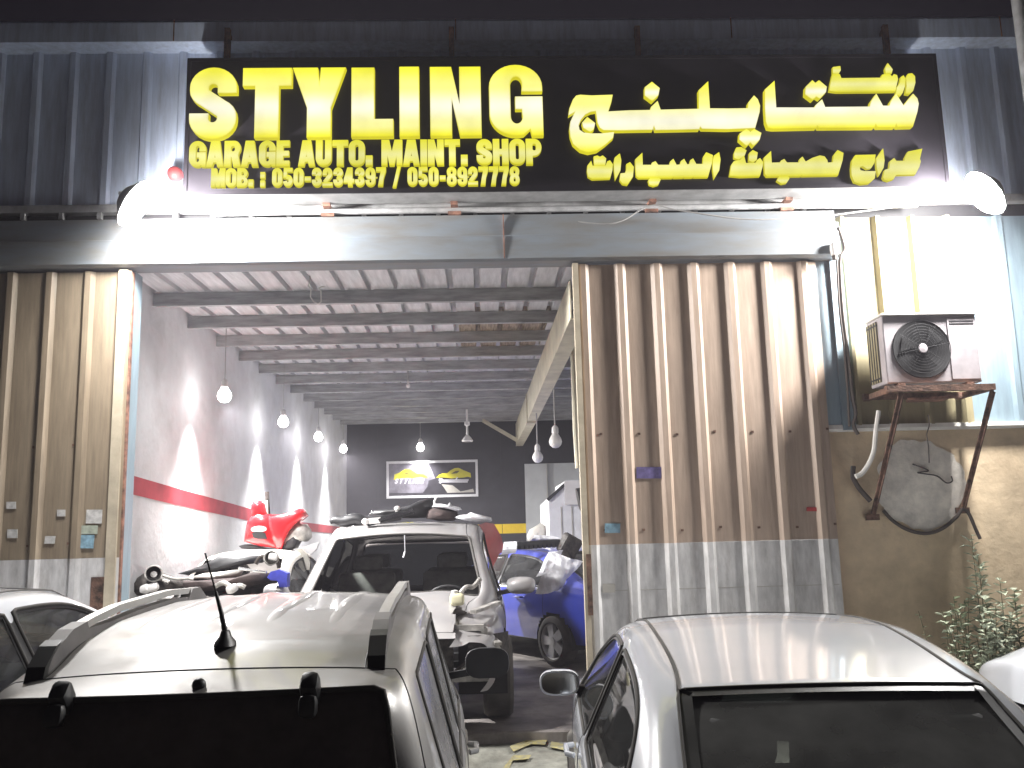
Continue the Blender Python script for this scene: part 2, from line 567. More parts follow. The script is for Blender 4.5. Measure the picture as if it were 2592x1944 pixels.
mb = MB()
mb.add([(-40, -40, 0), (40, -40, 0), (40, RAMP0, 0), (-40, RAMP0, 0)], [(0, 1, 2, 3)])
g = mb.build('ground', M['yard'], fix=False)
tag(g, 'dusty pale yard in front of the garage', None, None, 'structure')
mb = MB()
mb.grid(lambda u, v: Vector((-40 + 80 * u, RAMP0 + (RAMP1 - RAMP0) * v, gz(RAMP0 + (RAMP1 - RAMP0) * v, -40 + 80 * u) + 0.012 * noise.noise(Vector((u * 40, v * 6, 0))) * (v * (1 - v) * 4))), 400, 14)
mb.add([(-40, RAMP1, ZR), (40, RAMP1, ZR), (40, 7.6, ZR), (-40, 7.6, ZR)], [(0, 1, 2, 3)])
g = mb.build('driveway', M['ramp'], smooth='all', fix=False)
tag(g, 'sloping concrete driveway up to the garage door', None, None, 'structure')
mb = MB()
# rough worn edge of the slab at the door line
pts = []
for i in range(61):
    x = -3.1 + 6.2 * i / 60
    pts.append((x, 7.60 + 0.05 * noise.noise(Vector((x * 2.3, 3, 0))) + 0.02 * noise.noise(Vector((x * 9, 1, 0)))))
vs, fs = [], []
for (x, y) in pts:
    vs += [(x, y, ZF - 0.10), (x, y, ZF - 0.012), (x, y + 0.02, ZF), (x, 21.0, ZF)]
for i in range(60):
    a = i * 4
    for k in range(3):
        fs.append((a + k, a + 4 + k, a + 5 + k, a + 1 + k))
mb.add(vs, fs)
g = mb.build('floor', M['floor'], fix=False)
tag(g, 'stained concrete garage floor', None, None, 'structure')
# worn yellow kerb paint on the driveway
mb = MB()
for poly in ([(1290, 1890), (1340, 1872), (1385, 1874), (1380, 1886), (1345, 1884), (1300, 1902)], [(1396, 1878), (1440, 1886), (1470, 1898), (1466, 1912), (1430, 1900), (1392, 1892)],
             [(1255, 1922), (1300, 1910), (1345, 1912), (1338, 1922), (1298, 1921), (1262, 1936)]):
    q = []
    for (px, py) in poly:
        p = W(px, py, y=6.9)
        # onto the slope
        for _ in range(6):
            p = W(px, py, z=gz(p.y, p.x) + 0.016)
        q.append((p.x, p.y, gz(p.y, p.x) + 0.017))
    mb.prism(q, (0, 0, 0.003))
g = mb.build('yellow_marking', M['yellow_paint'])
tag(g, 'worn yellow paint line on the driveway', None, None, 'structure')

# ------------------------------------------------------------------ building
YW = 7.5
bld = thing('garage_building', 'ribbed metal garage building with a wide open bay under a lit black sign', 'building', (0, 0, 0))


def part(name, mb, m, parent=None, smooth=False, fix=True, label=None):
    o = mb.build(name, m, parent or bld, smooth, fix)
    if label: o['label'] = label
    return o


ph = W(275, 300, y=YW).x
# upper blue cladding, one object per sheet (three ribs each)
ZT, ZC = 6.28, 4.80
x = -6.4
i = 0
while x < 6.6:
    x2 = x + 0.96
    off = 0.004 * (i % 2)
    part('cladding_sheet', corrugated(x, x2, ZC, ZT, YW - off, phase=ph + 0.0), M['blue_clad'])
    x = x2 - 0.0
    i += 1
# left wall cladding below the header (behind the left leaf)
# fascia gutter along the roof edge
mb = MB()
mb.prism([(-6.5, 7.30, 6.27), (-6.5, 7.30, 6.45), (-6.5, 7.34, 6.49), (-6.5, 7.60, 6.49), (-6.5, 7.60, 6.27)], (13.2, 0, 0))
part('fascia', mb, M['blue_clad'])
for xx in (-5.1, -2.6, -0.15, 2.3, 4.75):
    mb = MB()
    mb.span((xx - .004, 7.292, 6.275), (xx + .004, 7.302, 6.47))
    part('fascia_joint', mb, M['rust_post'])
# flashing along the bottom of the upper cladding
mb = MB()
mb.prism([(-6.4, 7.40, 4.765), (-6.4, 7.40, 4.83), (-6.4, 7.455, 4.845), (-6.4, 7.49, 4.80), (-6.4, 7.49, 4.765)], (12.9, 0, 0))
part('flashing', mb, M['galv'])
# little clips under the flashing
xx = ph - 12 * .32
while xx < 2.9:
    mb = MB()
    mb.box((xx, 7.43, 4.735), (.035, .05, .055))
    part('clip', mb, M['galv'])
    xx += .32
# header box over the door
hx1 = W(2121, 600, y=7.32).x
mb = MB()
mb.prism([(-6.4, 7.36, 4.68), (-6.4, 7.34, 4.49), (-6.4, 7.30, 4.475), (-6.4, 7.29, 4.27), (-6.4, 7.33, 4.255), (-6.4, 7.52, 4.255), (-6.4, 7.52, 4.69), (-6.4, 7.42, 4.69)], (hx1 + 6.4, 0, 0))
part('header', mb, M['header'])
for xx, w_ in ((-4.3, .004), (0.23, .004)):
    mb = MB()
    mb.span((xx - w_, 7.286, 4.27), (xx + w_, 7.296, 4.47))
    mb.span((xx - w_, 7.33, 4.47), (xx + w_, 7.350, 4.675))
    part('header_joint', mb, M['rust_post'])
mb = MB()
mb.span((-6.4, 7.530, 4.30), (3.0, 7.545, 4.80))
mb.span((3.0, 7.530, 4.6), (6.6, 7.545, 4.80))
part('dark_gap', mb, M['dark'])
# right wall: ribbed sheets above a plastered base
ZB = 2.77
xb = W(2432, 750, y=YW).x
phr = W(2233, 700, y=YW).x - 0.02
part('cladding_sheet', corrugated(3.172, xb, ZB + .03, 4.66, YW - .006, phase=phr, pitch=0.315, top=.03, base=.075, h=.05), M['cream_clad'], label='cream ribbed sheet over the air conditioner')
part('cladding_sheet', corrugated(xb, 6.6, ZB + .03, 4.66, YW, phase=xb + .40, pitch=0.45), M['pale_blue'], label='pale blue ribbed sheet at the right')
mb = MB()
mb.prism([(2.86, 7.455, ZB - .01), (2.86, 7.44, ZB + .012), (2.86, 7.445, ZB + .045), (2.86, 7.50, ZB + .045), (2.86, 7.50, ZB - .01)], (3.8, 0, 0))
part('sill_flashing', mb, M['white_pvc'])
mb = MB()
mb.grid(lambda u, v: Vector((2.90 + 3.8 * u, 7.515 + .006 * noise.noise(Vector((u * 9, v * 6, 2))), 0.1 + (ZB - .1) * v)), 40, 30)
part('plaster_wall', mb, M['plaster'], smooth='all', fix=False)
# pale whitened plaster below the air conditioner, unshadowed light put into its colour
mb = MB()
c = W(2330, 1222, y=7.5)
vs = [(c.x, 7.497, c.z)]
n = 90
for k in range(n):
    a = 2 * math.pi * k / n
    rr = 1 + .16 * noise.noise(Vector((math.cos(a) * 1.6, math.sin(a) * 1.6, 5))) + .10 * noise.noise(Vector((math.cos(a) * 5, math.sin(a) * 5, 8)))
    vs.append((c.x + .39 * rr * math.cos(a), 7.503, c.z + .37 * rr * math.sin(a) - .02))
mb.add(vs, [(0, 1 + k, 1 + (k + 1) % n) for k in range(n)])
part('lit_plaster_patch', mb, M['pale_patch'], smooth='all')
# corner post at the right of the opening
mb = MB()
mb.span((2.86, 7.455, ZB), (3.06, 7.52, 4.60))
mb.span((3.062, 7.43, ZB), (3.17, 7.515, 4.60))
part('corner_post', mb, M['pale_blue'])
mb = MB()
mb.span((-3.02, 7.46, 0.3), (-2.90, 7.62, 4.25))
part('door_jamb', mb, M['pale_blue'])
for zz in (4.0, 3.62, 3.2, 2.86, 2.3, 1.9):
    mb = MB()
    mb.box((-2.955, 7.452, zz), (.05, .02, .04))
    part('hinge_plate', mb, M['rust'])
# inside walls
XL, XR, YB = -3.05, 3.25, 20.5
mb = MB()
mb.grid(lambda u, v: Vector((XL, 7.6 + (YB - 7.6) * u, ZF + (4.6 - ZF) * v)), 1, 1)
mb.span((XL - .2, 7.6, ZF), (XL - .002, YB, 4.6))
lw = part('side_wall', mb, M['white_wall'], fix=False)
mb = MB()
mb.span((XL - .19, 7.6, 4.6), (XL - .01, YB, 4.75))
part('wall_cap', mb, M['white_wall'])
mb = MB()
mb.span((XR, 7.6, ZF), (XR + .2, YB, 4.75))
part('side_wall', mb, M['white_wall'])
xk = W(1328, 1200, y=YB).x
mb = MB()
mb.span((XL - .2, YB, ZF), (xk, YB + .2, 4.75))
part('back_wall', mb, M['dark_wall'])
mb = MB()
mb.span((xk + .001, YB - .04, ZF), (XR + .2, YB + .2, 3.50))
part('back_wall', mb, M['pale_wall'], label='pale grey lower part of the back wall')
mb = MB()
mb.span((xk + .001, YB, 3.501), (XR + .2, YB + .2, 4.75))
part('back_wall', mb, M['dark_wall'])
mb = MB()
mb.span((xk + .50, YB - .14, ZF), (xk + .505, YB - .042, 3.495))
part('wall_joint', mb, M['card'])
mb = MB()
for xx in [XL + .7 * k for k in range(1, 6)]:
    mb.span((xx - .006, YB - .008, ZF), (xx + .006, YB + .01, 4.4))
for zz in (1.6, 2.8):
    mb.span((XL, YB - .007, zz - .006), (xk, YB + .01, zz + .006))
part('panel_joint', mb, M['trim'])
# stripes
mb = MB()
top = [(7.62, 2.578), (9.0, 2.51), (12.02, 2.373), (15.36, 2.238), (YB - .02, 2.165)]
bot = [(7.62, 2.415), (9.0, 2.345), (11.72, 2.225), (15.92, 2.081), (YB - .02, 2.02)]
vs = [(XL + .004, a, b) for a, b in top] + [(XL + .004, a, b) for a, b in bot]
mb.add(vs, [(i, i + 1, i + 6, i + 5) for i in range(4)])
part('red_stripe', mb, M['red_paint'], fix=False)
mb = MB()
z1 = W(1330, 1325, y=YB).z
z0 = W(1330, 1349, y=YB).z
mb.span((XL, YB - .008, z0), (xk - .002, YB - .004, z1))
part('yellow_stripe', mb, M['yellow_band'])
# roof: purlins and ribbed sheets, seen from below
PY = [8.29, 9.29, 10.32, 11.30, 12.33, 13.36, 14.40, 15.46, 16.50, 17.53, 18.55, 19.55]


def roof_z(y):
    return 4.165 + (y - 8.29) * 0.0195


for k, yy in enumerate(PY):
    z = roof_z(yy)
    mb = MB()
    # C-section: web towards the door, lips at the back
    mb.prism([(XL, yy, z), (XL, yy, z + .125), (XL, yy + .055, z + .125), (XL, yy + .055, z + .121), (XL, yy + .004, z + .121),
              (XL, yy + .004, z + .004), (XL, yy + .055, z + .004), (XL, yy + .055, z)], (XR - XL, 0, 0))
    part('purlin', mb, M['purlin'])
    if k in (3, 8):
        mb = MB()
        mb.span((XL, yy - .006, z - .004), (XR, yy - .002, z + .010))
        part('purlin_edge', mb, M['galv'])
sheet_x = XL - .2
pitch = 0.252
pans = []
while sheet_x < XR + .2:
    pans.append(sheet_x)
    sheet_x += pitch


def roof_strip(xa, xb_, ya, yb_):
    """One sheet seen from below: flat pans with a raised rib (a dark slot) at each pitch."""
    mb = MB()
    prof = []
    xq = xa
    while xq < xb_ - 1e-4:
        prof += [(xq, 0), (xq + pitch * .76, 0), (xq + pitch * .79, .055), (xq + pitch * .97, .055), (xq + pitch, 0)]
        xq += pitch
    vs = []
    for yy in (ya, yb_):
        zz = roof_z(yy) + .128
        vs += [(p[0], yy, zz + p[1]) for p in prof]
    n = len(prof)
    fs = [(i, i + 1, n + i + 1, n + i) for i in range(n - 1)]
    mb.add(vs, fs)
    return mb


k = 0
xq = XL - .2
while xq < XR + .15:
    x2 = xq + pitch * 4
    browns = 12 <= k * 4 <= 15
    ys = [7.55, 8.29, 9.29, 10.32, YB + .1]
    if browns:
        part('roof_sheet', roof_strip(xq, x2, 7.55, 9.32), M['roof_sheet'], fix=False)
        part('roof_sheet', roof_strip(xq, x2, 9.32, 11.30), M['roof_brown'], fix=False, label='brown stained roof sheet')
        part('roof_sheet', roof_strip(xq, x2, 11.30, YB + .1), M['roof_sheet'], fix=False)
    else:
        part('roof_sheet', roof_strip(xq, x2, 7.55, YB + .1), M['roof_sheet'], fix=False)
    xq = x2
    k += 1
mb = MB()
mb.span((XL - .3, 7.61, 4.78), (XR + .3, YB + .3, 4.80))
part('roof_cover', mb, M['dark'])
# rafter: tapered beam running into the garage
ra = W(1427, 703, y=8.0)
mb = MB()
x0 = 0.80
zb0, zb1, zb2 = W(1453, 790, x=x0 + .0).z, W(1363, 1018, x=x0).z, 3.96
ys = [7.56, 15.5, YB - .2]
prof = []
for yy, zb in zip(ys, (zb0, zb0 + .03, zb0 + .10)):
    zt = roof_z(yy) - .002
    prof.append([(x0, yy, zb + .012), (x0, yy, zt), (x0 + .012, yy, zt), (x0 + .012, yy, zb + .012)])
vs = [p for q in prof for p in q]
fs = []
for s in range(2):
    for e in range(4):
        fs.append((s * 4 + e, s * 4 + (e + 1) % 4, s * 4 + 4 + (e + 1) % 4, s * 4 + 4 + e))
fs += [(0, 3, 2, 1), (8, 9, 10, 11)]
mb.add(vs, fs)
part('rafter', mb, M['rafter'])
mb = MB()
for s in range(2):
    a, b = prof[s][0], prof[s + 1][0]
    mb.bar((x0 + .075, a[1], a[2] - .001), (x0 + .075, b[1], b[2] - .001), .16, .012)
part('rafter_flange', mb, M['rafter'])
mb = MB()
mb.span((x0 - .02, 14.98, zb0 - .01), (x0 + .16, 15.02, roof_z(15) - .01))
for zz in (.08, .2, .3):
    mb.box((x0 + .1, 14.96, zb0 + zz), (.03, .03, .03))
part('splice_plate', mb, M['rafter'])
for dy in (0, .35):
    mb = MB()
    mb.bar((x0, 19.2 + dy, zb0 + .14), (x0 - .75, 19.2 + dy, roof_z(19.2) + .01), .04, .04)
    part('fly_brace', mb, M['rafter'])

# ------------------------------------------------------------------ sliding doors
ZG = 1.87


def leaf(name, label, x0, x1, zb, zt, y, phase, brown, group):
    t = thing(name, label, 'door', ((x0 + x1) / 2, y, zb), group=group)
    inv = Matrix.Translation((-(x0 + x1) / 2, -y, -zb))

    def put(nm, mb, m, lab=None, smooth=False):
        mb.v = [inv @ v for v in mb.v]
        o = mb.build(nm, m, t, smooth)
        if lab: o['label'] = lab
        return o
    x = x0
    while x < x1 - 1e-3:
        x2 = min(x + .64, x1)
        if x1 - x2 < .2: x2 = x1
        put('upper_sheet', corrugated(x, x2, ZG, zt, y, phase=phase, pitch=.318, top=.045, base=.105, h=.032), brown)
        put('lower_sheet', corrugated(x, x2, zb, ZG - .001, y - .001, phase=phase, pitch=.318, top=.045, base=.105, h=.032), M['grey_door'])
        x = x2
    mb = MB()
    mb.span((x0, y + .006, zb), (x1, y + .045, zb + .05)).span((x0, y + .006, zt - .05), (x1, y + .045, zt))
    mb.span((x0, y + .006, zb + .05), (x0 + .05, y + .045, zt - .05)).span((x1 - .05, y + .006, zb + .05), (x1, y + .045, zt - .05))
    for zz in (1.2, 2.05, 2.75, 3.5):
        mb.span((x0 + .05, y + .008, zz), (x1 - .05, y + .04, zz + .05))
    put('frame', mb, M['rust_post'])
    mb = MB()
    for zz in (2.77, 1.98):
        xx = x0 + .18
        while xx < x1:
            mb.box((xx, y - .003, zz + .01 * math.sin(xx * 7)), (.022, .005, .018))
            xx += .318
    put('bolt_head', mb, M['rust'])
    mb = MB()
    xx = x0 + .12
    mb.span((x0 + .02, y - .003, 1.50), (x1 - .02, y - .0005, 1.506))
    put('weld_line', mb, M['card'])
    return t, put


rx0, rx1 = W(1452, 690, y=7.38).x, W(2062, 690, y=7.38).x + .02
door_r, put_r = leaf('sliding_door', 'brown ribbed sliding door with grey lower band, covering the right of the opening', rx0, rx1, .34, 4.235, 7.40,
                     W(1764, 800, y=7.36).x, M['brown_door'], 'sliding doors of the garage')
mb = MB()
mb.span((rx0 - .012, 7.335, .34), (rx0 + .035, 7.398, 4.235))
put_r('edge_strip', mb, M['cream_edge'])
mb = MB()
mb.span((rx0 + .01, 7.329, 1.32), (rx0 + .05, 7.334, 1.80))
put_r('lock_plate', mb, M['rust'])
lx1 = W(326, 900, y=7.38).x
door_l, put_l = leaf('sliding_door', 'tan ribbed sliding door pushed open at the left of the bay', -5.4, lx1, .34, 4.235, 7.40,
                     W(205, 1000, y=7.36).x, M['tan_door'], 'sliding doors of the garage')
mb = MB()
mb.span((lx1 - .10, 7.345, .34), (lx1 - .02, 7.396, 4.235))
put_l('edge_strip', mb, M['cream_edge'])
mb = MB()
mb.span((lx1 - .22, 7.385, .9), (lx1 - .11, 7.392, 1.72))
put_l('lock_plate', mb, M['rust'])


def flat(name, pts, y, m, label, cat, d=.004, group=None):
    mb = MB()
    q = [W(a, b, y=y) for a, b in pts]
    mb.prism(q, (0, d, 0))
    o = mb.build(name, m)
    return tag(o, label, cat, group)


def quad(x0, y0, x1, y1, s=0):
    return [(x0 + s, y0), (x1 + s, y0), (x1, y1), (x0, y1)]


YS = 7.392
flat('notice', quad(217, 1290, 257, 1325, 2), YS, M['paper'], 'grey paper notice on the tan sliding door', 'notice')
flat('notice', quad(202, 1330, 246, 1352, 2), YS, M['paper_green'], 'pale green strip notice on the tan door under the grey paper', 'notice')
flat('notice', quad(200, 1354, 236, 1388, 3), YS, M['paper_blue'], 'small blue notice on the tan door', 'notice')
flat('sticker', quad(16, 1270, 40, 1288), YS, M['paper'], 'torn pale sticker near the left end of the tan door', 'sticker')
flat('sticker', quad(18, 1340, 44, 1362), YS, M['paper'], 'lower torn pale sticker near the left end of the tan door', 'sticker')
flat('sticker', quad(144, 1290, 165, 1307), YS, M['paper'], 'small pale sticker beside the second rib of the tan door', 'sticker')
flat('sticker', quad(112, 1357, 138, 1376, 2), YS, M['paper'], 'small tilted pale sticker low on the tan door', 'sticker')
flat('plate', quad(1611, 1182, 1674, 1211, 0), YS, M['plate_violet'], 'violet plate on the brown sliding door', 'plate')
flat('sticker', quad(1531, 1325, 1570, 1349, 0), YS, M['paper_blue'], 'pale blue sticker on the brown door above the grey band', 'sticker')
flat('sticker', quad(1526, 1478, 1557, 1500, 0), YS - .003, M['card'], 'dull worn sticker on the grey band of the brown door', 'sticker')
flat('sticker', quad(2042, 1284, 2068, 1294, 0), YS, M['alarm_red'], 'tiny faded red sticker near the right end of the brown door', 'sticker')

# ------------------------------------------------------------------ shop sign
SY = 7.08
sTL, sTR, sBL, sBR = W(473, 151, y=SY), W(2370, 133, y=SY), W(465, 497, y=SY), W(2402, 469, y=SY)
sx0, sx1 = (sTL.x + sBL.x) / 2, (sTR.x + sBR.x) / 2
sz1, sz0 = (sTL.z + sTR.z) / 2, (sBL.z + sBR.z) / 2
sign = thing('shop_sign', 'long black sign with lit yellow English and Arabic lettering above the garage door', 'sign', ((sx0 + sx1) / 2, SY, sz0))
SO = Vector(((sx0 + sx1) / 2, SY, sz0))


def sput(nm, mb, m, smooth=False):
    mb.v = [v - SO for v in mb.v]
    return mb.build(nm, m, sign, smooth)


mb = MB()
mb.span((sx0 + .03, SY, sz0 + .03), (sx1 - .03, SY + .02, sz1 - .03))
sput('panel', mb, M['sign_face'])
mb = MB()
mb.span((sx0, SY - .006, sz0), (sx1, SY + .24, sz0 + .03))
mb.span((sx0, SY - .006, sz1 - .03), (sx1, SY + .24, sz1))
mb.span((sx0, SY - .006, sz0 + .03), (sx0 + .03, SY + .24, sz1 - .03))
mb.span((sx1 - .03, SY - .006, sz0 + .03), (sx1, SY + .24, sz1 - .03))
o = sput('frame', mb, M['sign_face'])
mb = MB()
mb.span((sx0 + .01, SY + .005, sz0 - .004), (sx1 - .01, SY + .235, sz0 - .001))
mb.span((sx1 + .001, SY + .01, sz0 + .0), (sx1 + .004, SY + .235, sz1 - .05))
mb.span((sx0 - .004, SY + .01, sz0 + .0), (sx0 - .001, SY + .235, sz1 - .05))
sput('side_cover', mb, M['sign_side'])
mb = MB()
mb.span((sx0 + .02, SY + .236, sz0 + .005), (sx1 - .02, SY + .24, sz1 - .005))
sput('back_cover', mb, M['sign_side'])
for (dy, dz, r) in ((.29, -.05, .028), (.34, .06, .022)):
    mb = MB()
    mb.tube([(sx0 + .15, SY + dy, sz0 + dz), (sx1 - .15, SY + dy, sz0 + dz)], r, 10)
    sput('support_rail', mb, M['galv'], True)
for px in (1150, 1648, 1990, 830):
    xx = W(px, 520, y=SY + .28).x
    mb = MB()
    mb.box((xx, SY + .27, sz0 - .02), (.06, .16, .03)).box((xx, SY + .335, sz0 - .06), (.02, .03, .16)).box((xx, SY + .27, sz0 - .085), (.11, .03, .03))
    sput('bracket', mb, M['rust_post'])
for px in (576, 1143, 1614, 2243):
    xx = W(px, 110, y=SY + .14).x
    mb = MB()
    mb.box((xx, SY + .14, sz1 + .17), (.045, .045, .36)).bar((xx, SY + .14, sz1 + .33), (xx, 7.32, sz1 + .30), .03, .03)
    sput('hanger', mb, M['rust_post'])


# --- lettering: outlines in a unit cap height, filled, extruded and rounded
def arc(cx, cz, rx, rz, a0, a1, n=14):
    return [(cx + rx * math.cos(R(a0 + (a1 - a0) * i / n)), cz + rz * math.sin(R(a0 + (a1 - a0) * i / n))) for i in range(n + 1)]


def rr(x0, z0, x1, z1, r, n=8):
    r = min(r, (x1 - x0) / 2, (z1 - z0) / 2)
    return (arc(x1 - r, z0 + r, r, r, -90, 0, n) + arc(x1 - r, z1 - r, r, r, 0, 90, n) + arc(x0 + r, z1 - r, r, r, 90, 180, n) + arc(x0 + r, z0 + r, r, r, 180, 270, n))


def ribbon(path, w):
    n = len(path)
    lf, rt = [], []
    for i in range(n):
        p = Vector(path[i])
        d0 = (Vector(path[i]) - Vector(path[i - 1])).normalized() if i > 0 else None
        d1 = (Vector(path[i + 1]) - Vector(path[i])).normalized() if i < n - 1 else None
        if d0 is None: d0 = d1
        if d1 is None: d1 = d0
        n0, n1 = Vector((-d0.y, d0.x)), Vector((-d1.y, d1.x))
        m = (n0 + n1).normalized()
        k = w / 2 / max(.35, m.dot(n0))
        lf.append(tuple(p + m * k))
        rt.append(tuple(p - m * k))
    return lf + rt[::-1]


def glyph(ch, s=.22, w=.56):
    """(width, [contours]); s = stroke."""
    h = s / 2
    if ch == 'I': return s, [[(0, 0), (s, 0), (s, 1), (0, 1)]]
    if ch == 'L': return .50, [[(0, 0), (.50, 0), (.50, s * .92), (s, s * .92), (s, 1), (0, 1)]]
    if ch == 'T': return w, [[(w / 2 - h, 0), (w / 2 + h, 0), (w / 2 + h, 1 - s * .95), (w, 1 - s * .95), (w, 1), (0, 1), (0, 1 - s * .95), (w / 2 - h, 1 - s * .95)]]
    if ch == 'Y':
        w = .62
        return w, [[(w / 2 - h, 0), (w / 2 + h, 0), (w / 2 + h, .42), (w, 1), (w - s * 1.05, 1), (w / 2, .70), (s * 1.05, 1), (0, 1), (w / 2 - h, .42)]]
    if ch == 'N': return .58, [[(0, 0), (s, 0), (s, .56), (.58 - s, 0), (.58, 0), (.58, 1), (.58 - s, 1), (.58 - s, .46), (s, 1), (0, 1)]]
    if ch == 'E': return .46, [[(0, 0), (.46, 0), (.46, .20), (s, .20), (s, .41), (.44, .41), (.44, .59), (s, .59), (s, .80), (.46, .80), (.46, 1), (0, 1)]]
    if ch == 'H': return .57, [[(0, 0), (s, 0), (s, .40), (.57 - s, .40), (.57 - s, 0), (.57, 0), (.57, 1), (.57 - s, 1), (.57 - s, .60), (s, .60), (s, 1), (0, 1)]]
    if ch == 'M':
        w = .76
        return w, [[(0, 0), (.19, 0), (.19, .62), (.30, 0), (w - .30, 0), (w - .19, .62), (w - .19, 0), (w, 0), (w, 1), (w - .27, 1), (w / 2, .48), (.27, 1), (0, 1)]]
    if ch == 'A':
        w = .60
        return w, [[(0, 0), (.20, 0), (.235, .17), (w - .235, .17), (w - .20, 0), (w, 0), (w / 2 + .15, 1), (w / 2 - .15, 1)], [(.265, .34), (w / 2, .72), (w - .265, .34)]]
    if ch == 'R':
        w = .58
        out = [(0, 0), (s, 0), (s, .40), (.30, .40), (w - s, .0), (w, 0), (w, .30)] + arc(w - .10, .33, .10, .12, 0, 60, 4) + arc(w - .20, .74, .20, .26, -50, 90, 10) + [(0, 1)]
        out = [(0, 0), (s, 0), (s, .38), (.27, .38), (.34, 0), (w, 0), (.50, .42)] + arc(w - .22, .73, .22, .27, -45, 90, 10) + [(0, 1)]
        return w, [out, rr(s, .58, w - .19, .81, .10)]
    if ch == 'P':
        w = .57
        return w, [[(0, 0), (s, 0), (s, .34)] + arc(w - .28, .67, .28, .33, -90, 90, 14) + [(0, 1)], rr(s, .53, w - .19, .82, .12)]
    if ch == 'B':
        w = .58
        return w, [[(0, 0)] + arc(w - .26, .265, .26, .265, -90, 62, 10) + arc(w - .27, .75, .25, .25, -62, 90, 10) + [(0, 1)], rr(s, .17, w - .19, .42, .1), rr(s, .60, w - .20, .83, .1)]
    if ch in 'O0':
        w = .58 if ch == 'O' else .54
        return w, [rr(0, 0, w, 1, .27), rr(s * .95, .18, w - s * .95, .82, .10)]
    if ch == 'U':
        return .57, [ribbon([(h, 1), (h, .35)] + arc(.285, .29, .285 - h, .29 - h, 180, 360, 12) + [(.57 - h, .35), (.57 - h, 1)], s)]
    if ch == 'C' or ch == 'G':
        w = .60
        p = arc(w / 2, .70, w / 2 - h, .30 - h * .95, 5, 180, 14) + arc(w / 2, .30, w / 2 - h, .30 - h * .95, 180, 300, 12)
        if ch == 'C':
            p = p[:]
            return w, [ribbon([(w - h, .62)] + p, s)]
        out = ([(w - s, .62), (w, .62)] + arc(w / 2, .69, w / 2, .31, 0, 180, 16) + arc(w / 2, .31, w / 2, .31, 180, 285, 12)
               + [(w - s * .62, .10), (w - s * .55, 0), (w, 0), (w, .55), (.29, .55), (.29, .37), (w - s, .37), (w - s, .30)]
               + arc(w / 2 + .005, .27, w / 2 - s, .10, 0, -180, 10) + arc(w / 2 + .005, .72, w / 2 - s, .11, 180, 0, 10))
        return w, [out]
    if ch == 'S':
        w = .57
        p = ([(w - h, .64)] + arc(w / 2, .715, w / 2 - h, .285 - h, 0, 180, 14) + arc(h + .19, .68, .19, .14, 180, 235, 4)
             + [(w / 2, .50)] + arc(w - h - .19, .32, .19, .14, 55, 0, 4) + arc(w / 2, .285, w / 2 - h, .285 - h, 0, -180, 14) + [(h, .36)])
        return w, [ribbon(p, s)]
    if ch == '1': return .30, [[(.30 - s, 0), (.30, 0), (.30, 1), (.14, 1), (0, .84), (0, .68), (.30 - s, .74)]]
    if ch == '2':
        w = .54
        p = [(h, .62)] + arc(w / 2, .73, w / 2 - h, .27 - h * .9, 180, 0, 12) + arc(w / 2 - .02, .70, w / 2 - h + .02, .24, 0, -35, 4) + [(h + .02, .22)]
        s2 = s * .9
        return w, [ribbon(p, s2), [(0, 0), (w, 0), (w, .19), (0, .19)]]
    if ch == '3':
        w = .54
        p = ([(h, .66)] + arc(w / 2, .735, w / 2 - h, .265 - h * .9, 170, -60, 14) + [(.26, .515)])
        q = ([(.26, .505)] + arc(w / 2, .265, w / 2 - h, .265 - h * .9, 60, -170, 14) + [(h, .34)])
        return w, [ribbon(p, s * .9), ribbon(q, s * .9)]
    if ch == '4':
        w = .56
        return w, [[(w - .10 - s, 0), (w - .10, 0), (w - .10, .19), (w, .19), (w, .37), (w - .10, .37), (w - .10, 1), (w - .36, 1), (0, .37), (0, .19), (w - .10 - s, .19)], [(.17, .37), (w - .10 - s, .37), (w - .10 - s, .70)]]
    if ch == '5':
        w = .54
        q = [(.04, .63), (.12, .63)] + arc(w / 2, .31, w / 2 - h, .31 - h * .9, 105, -170, 16) + [(h, .36)]
        return w, [ribbon(arc(w / 2, .31, w / 2 - h, .31 - h * .9, 128, -170, 18), s * .9), [(.03, .47), (.20, .47), (.20, .82), (w - .03, .82), (w - .03, 1), (.05, 1)]]
    if ch == '7':
        w = .53
        return w, [[(.12, 0), (.35, 0), (.40, .42), (w, .82), (w, 1), (0, 1), (0, .81), (w - s - .03, .81), (.20, .45)]]
    if ch == '8':
        w = .55
        lo, hi = arc(w / 2, .27, w / 2, .27, -180, 0, 14), arc(w / 2, .745, w / 2 - .01, .255, 0, 180, 14)
        return w, [lo + [(w - .03, .42), (w - .10, .52), (w - .03, .60)] + hi + [(.03, .60), (.10, .52), (.03, .42)], rr(s * .92, .15, w - s * .92, .42, .08), rr(s * .92, .60, w - s * .92, .85, .08)]
    if ch == '9':
        w = .54
        out = ([(s * .92, .30), (0, .30)] + arc(w / 2, .27, w / 2, .27, 180, 360, 14) + arc(w / 2, .72, w / 2, .28, 0, 180, 14) + arc(w / 2, .62, w / 2, .24, 180, 300, 8)
               + [(w - s * .92, .40)] + arc(w / 2, .22, w / 2 - s * .92, .07, 0, -180, 8))
        return w, [out, rr(s * .92, .54, w - s * .92, .85, .08)]
    if ch == '-': return .36, [[(.03, .30), (.33, .30), (.33, .52), (.03, .52)]]
    if ch == '/': return .42, [[(0, -.08), (.15, -.08), (.42, 1.04), (.27, 1.04)]]
    if ch == '.': return .24, [[(0, 0), (.23, 0), (.23, .38), (0, .38)]]
    if ch == ':': return .24, [[(0, 0), (.22, 0), (.22, .32), (0, .32)], [(0, .46), (.22, .46), (.22, .78), (0, .78)]]
    return .26, []


_letter_cache = {}


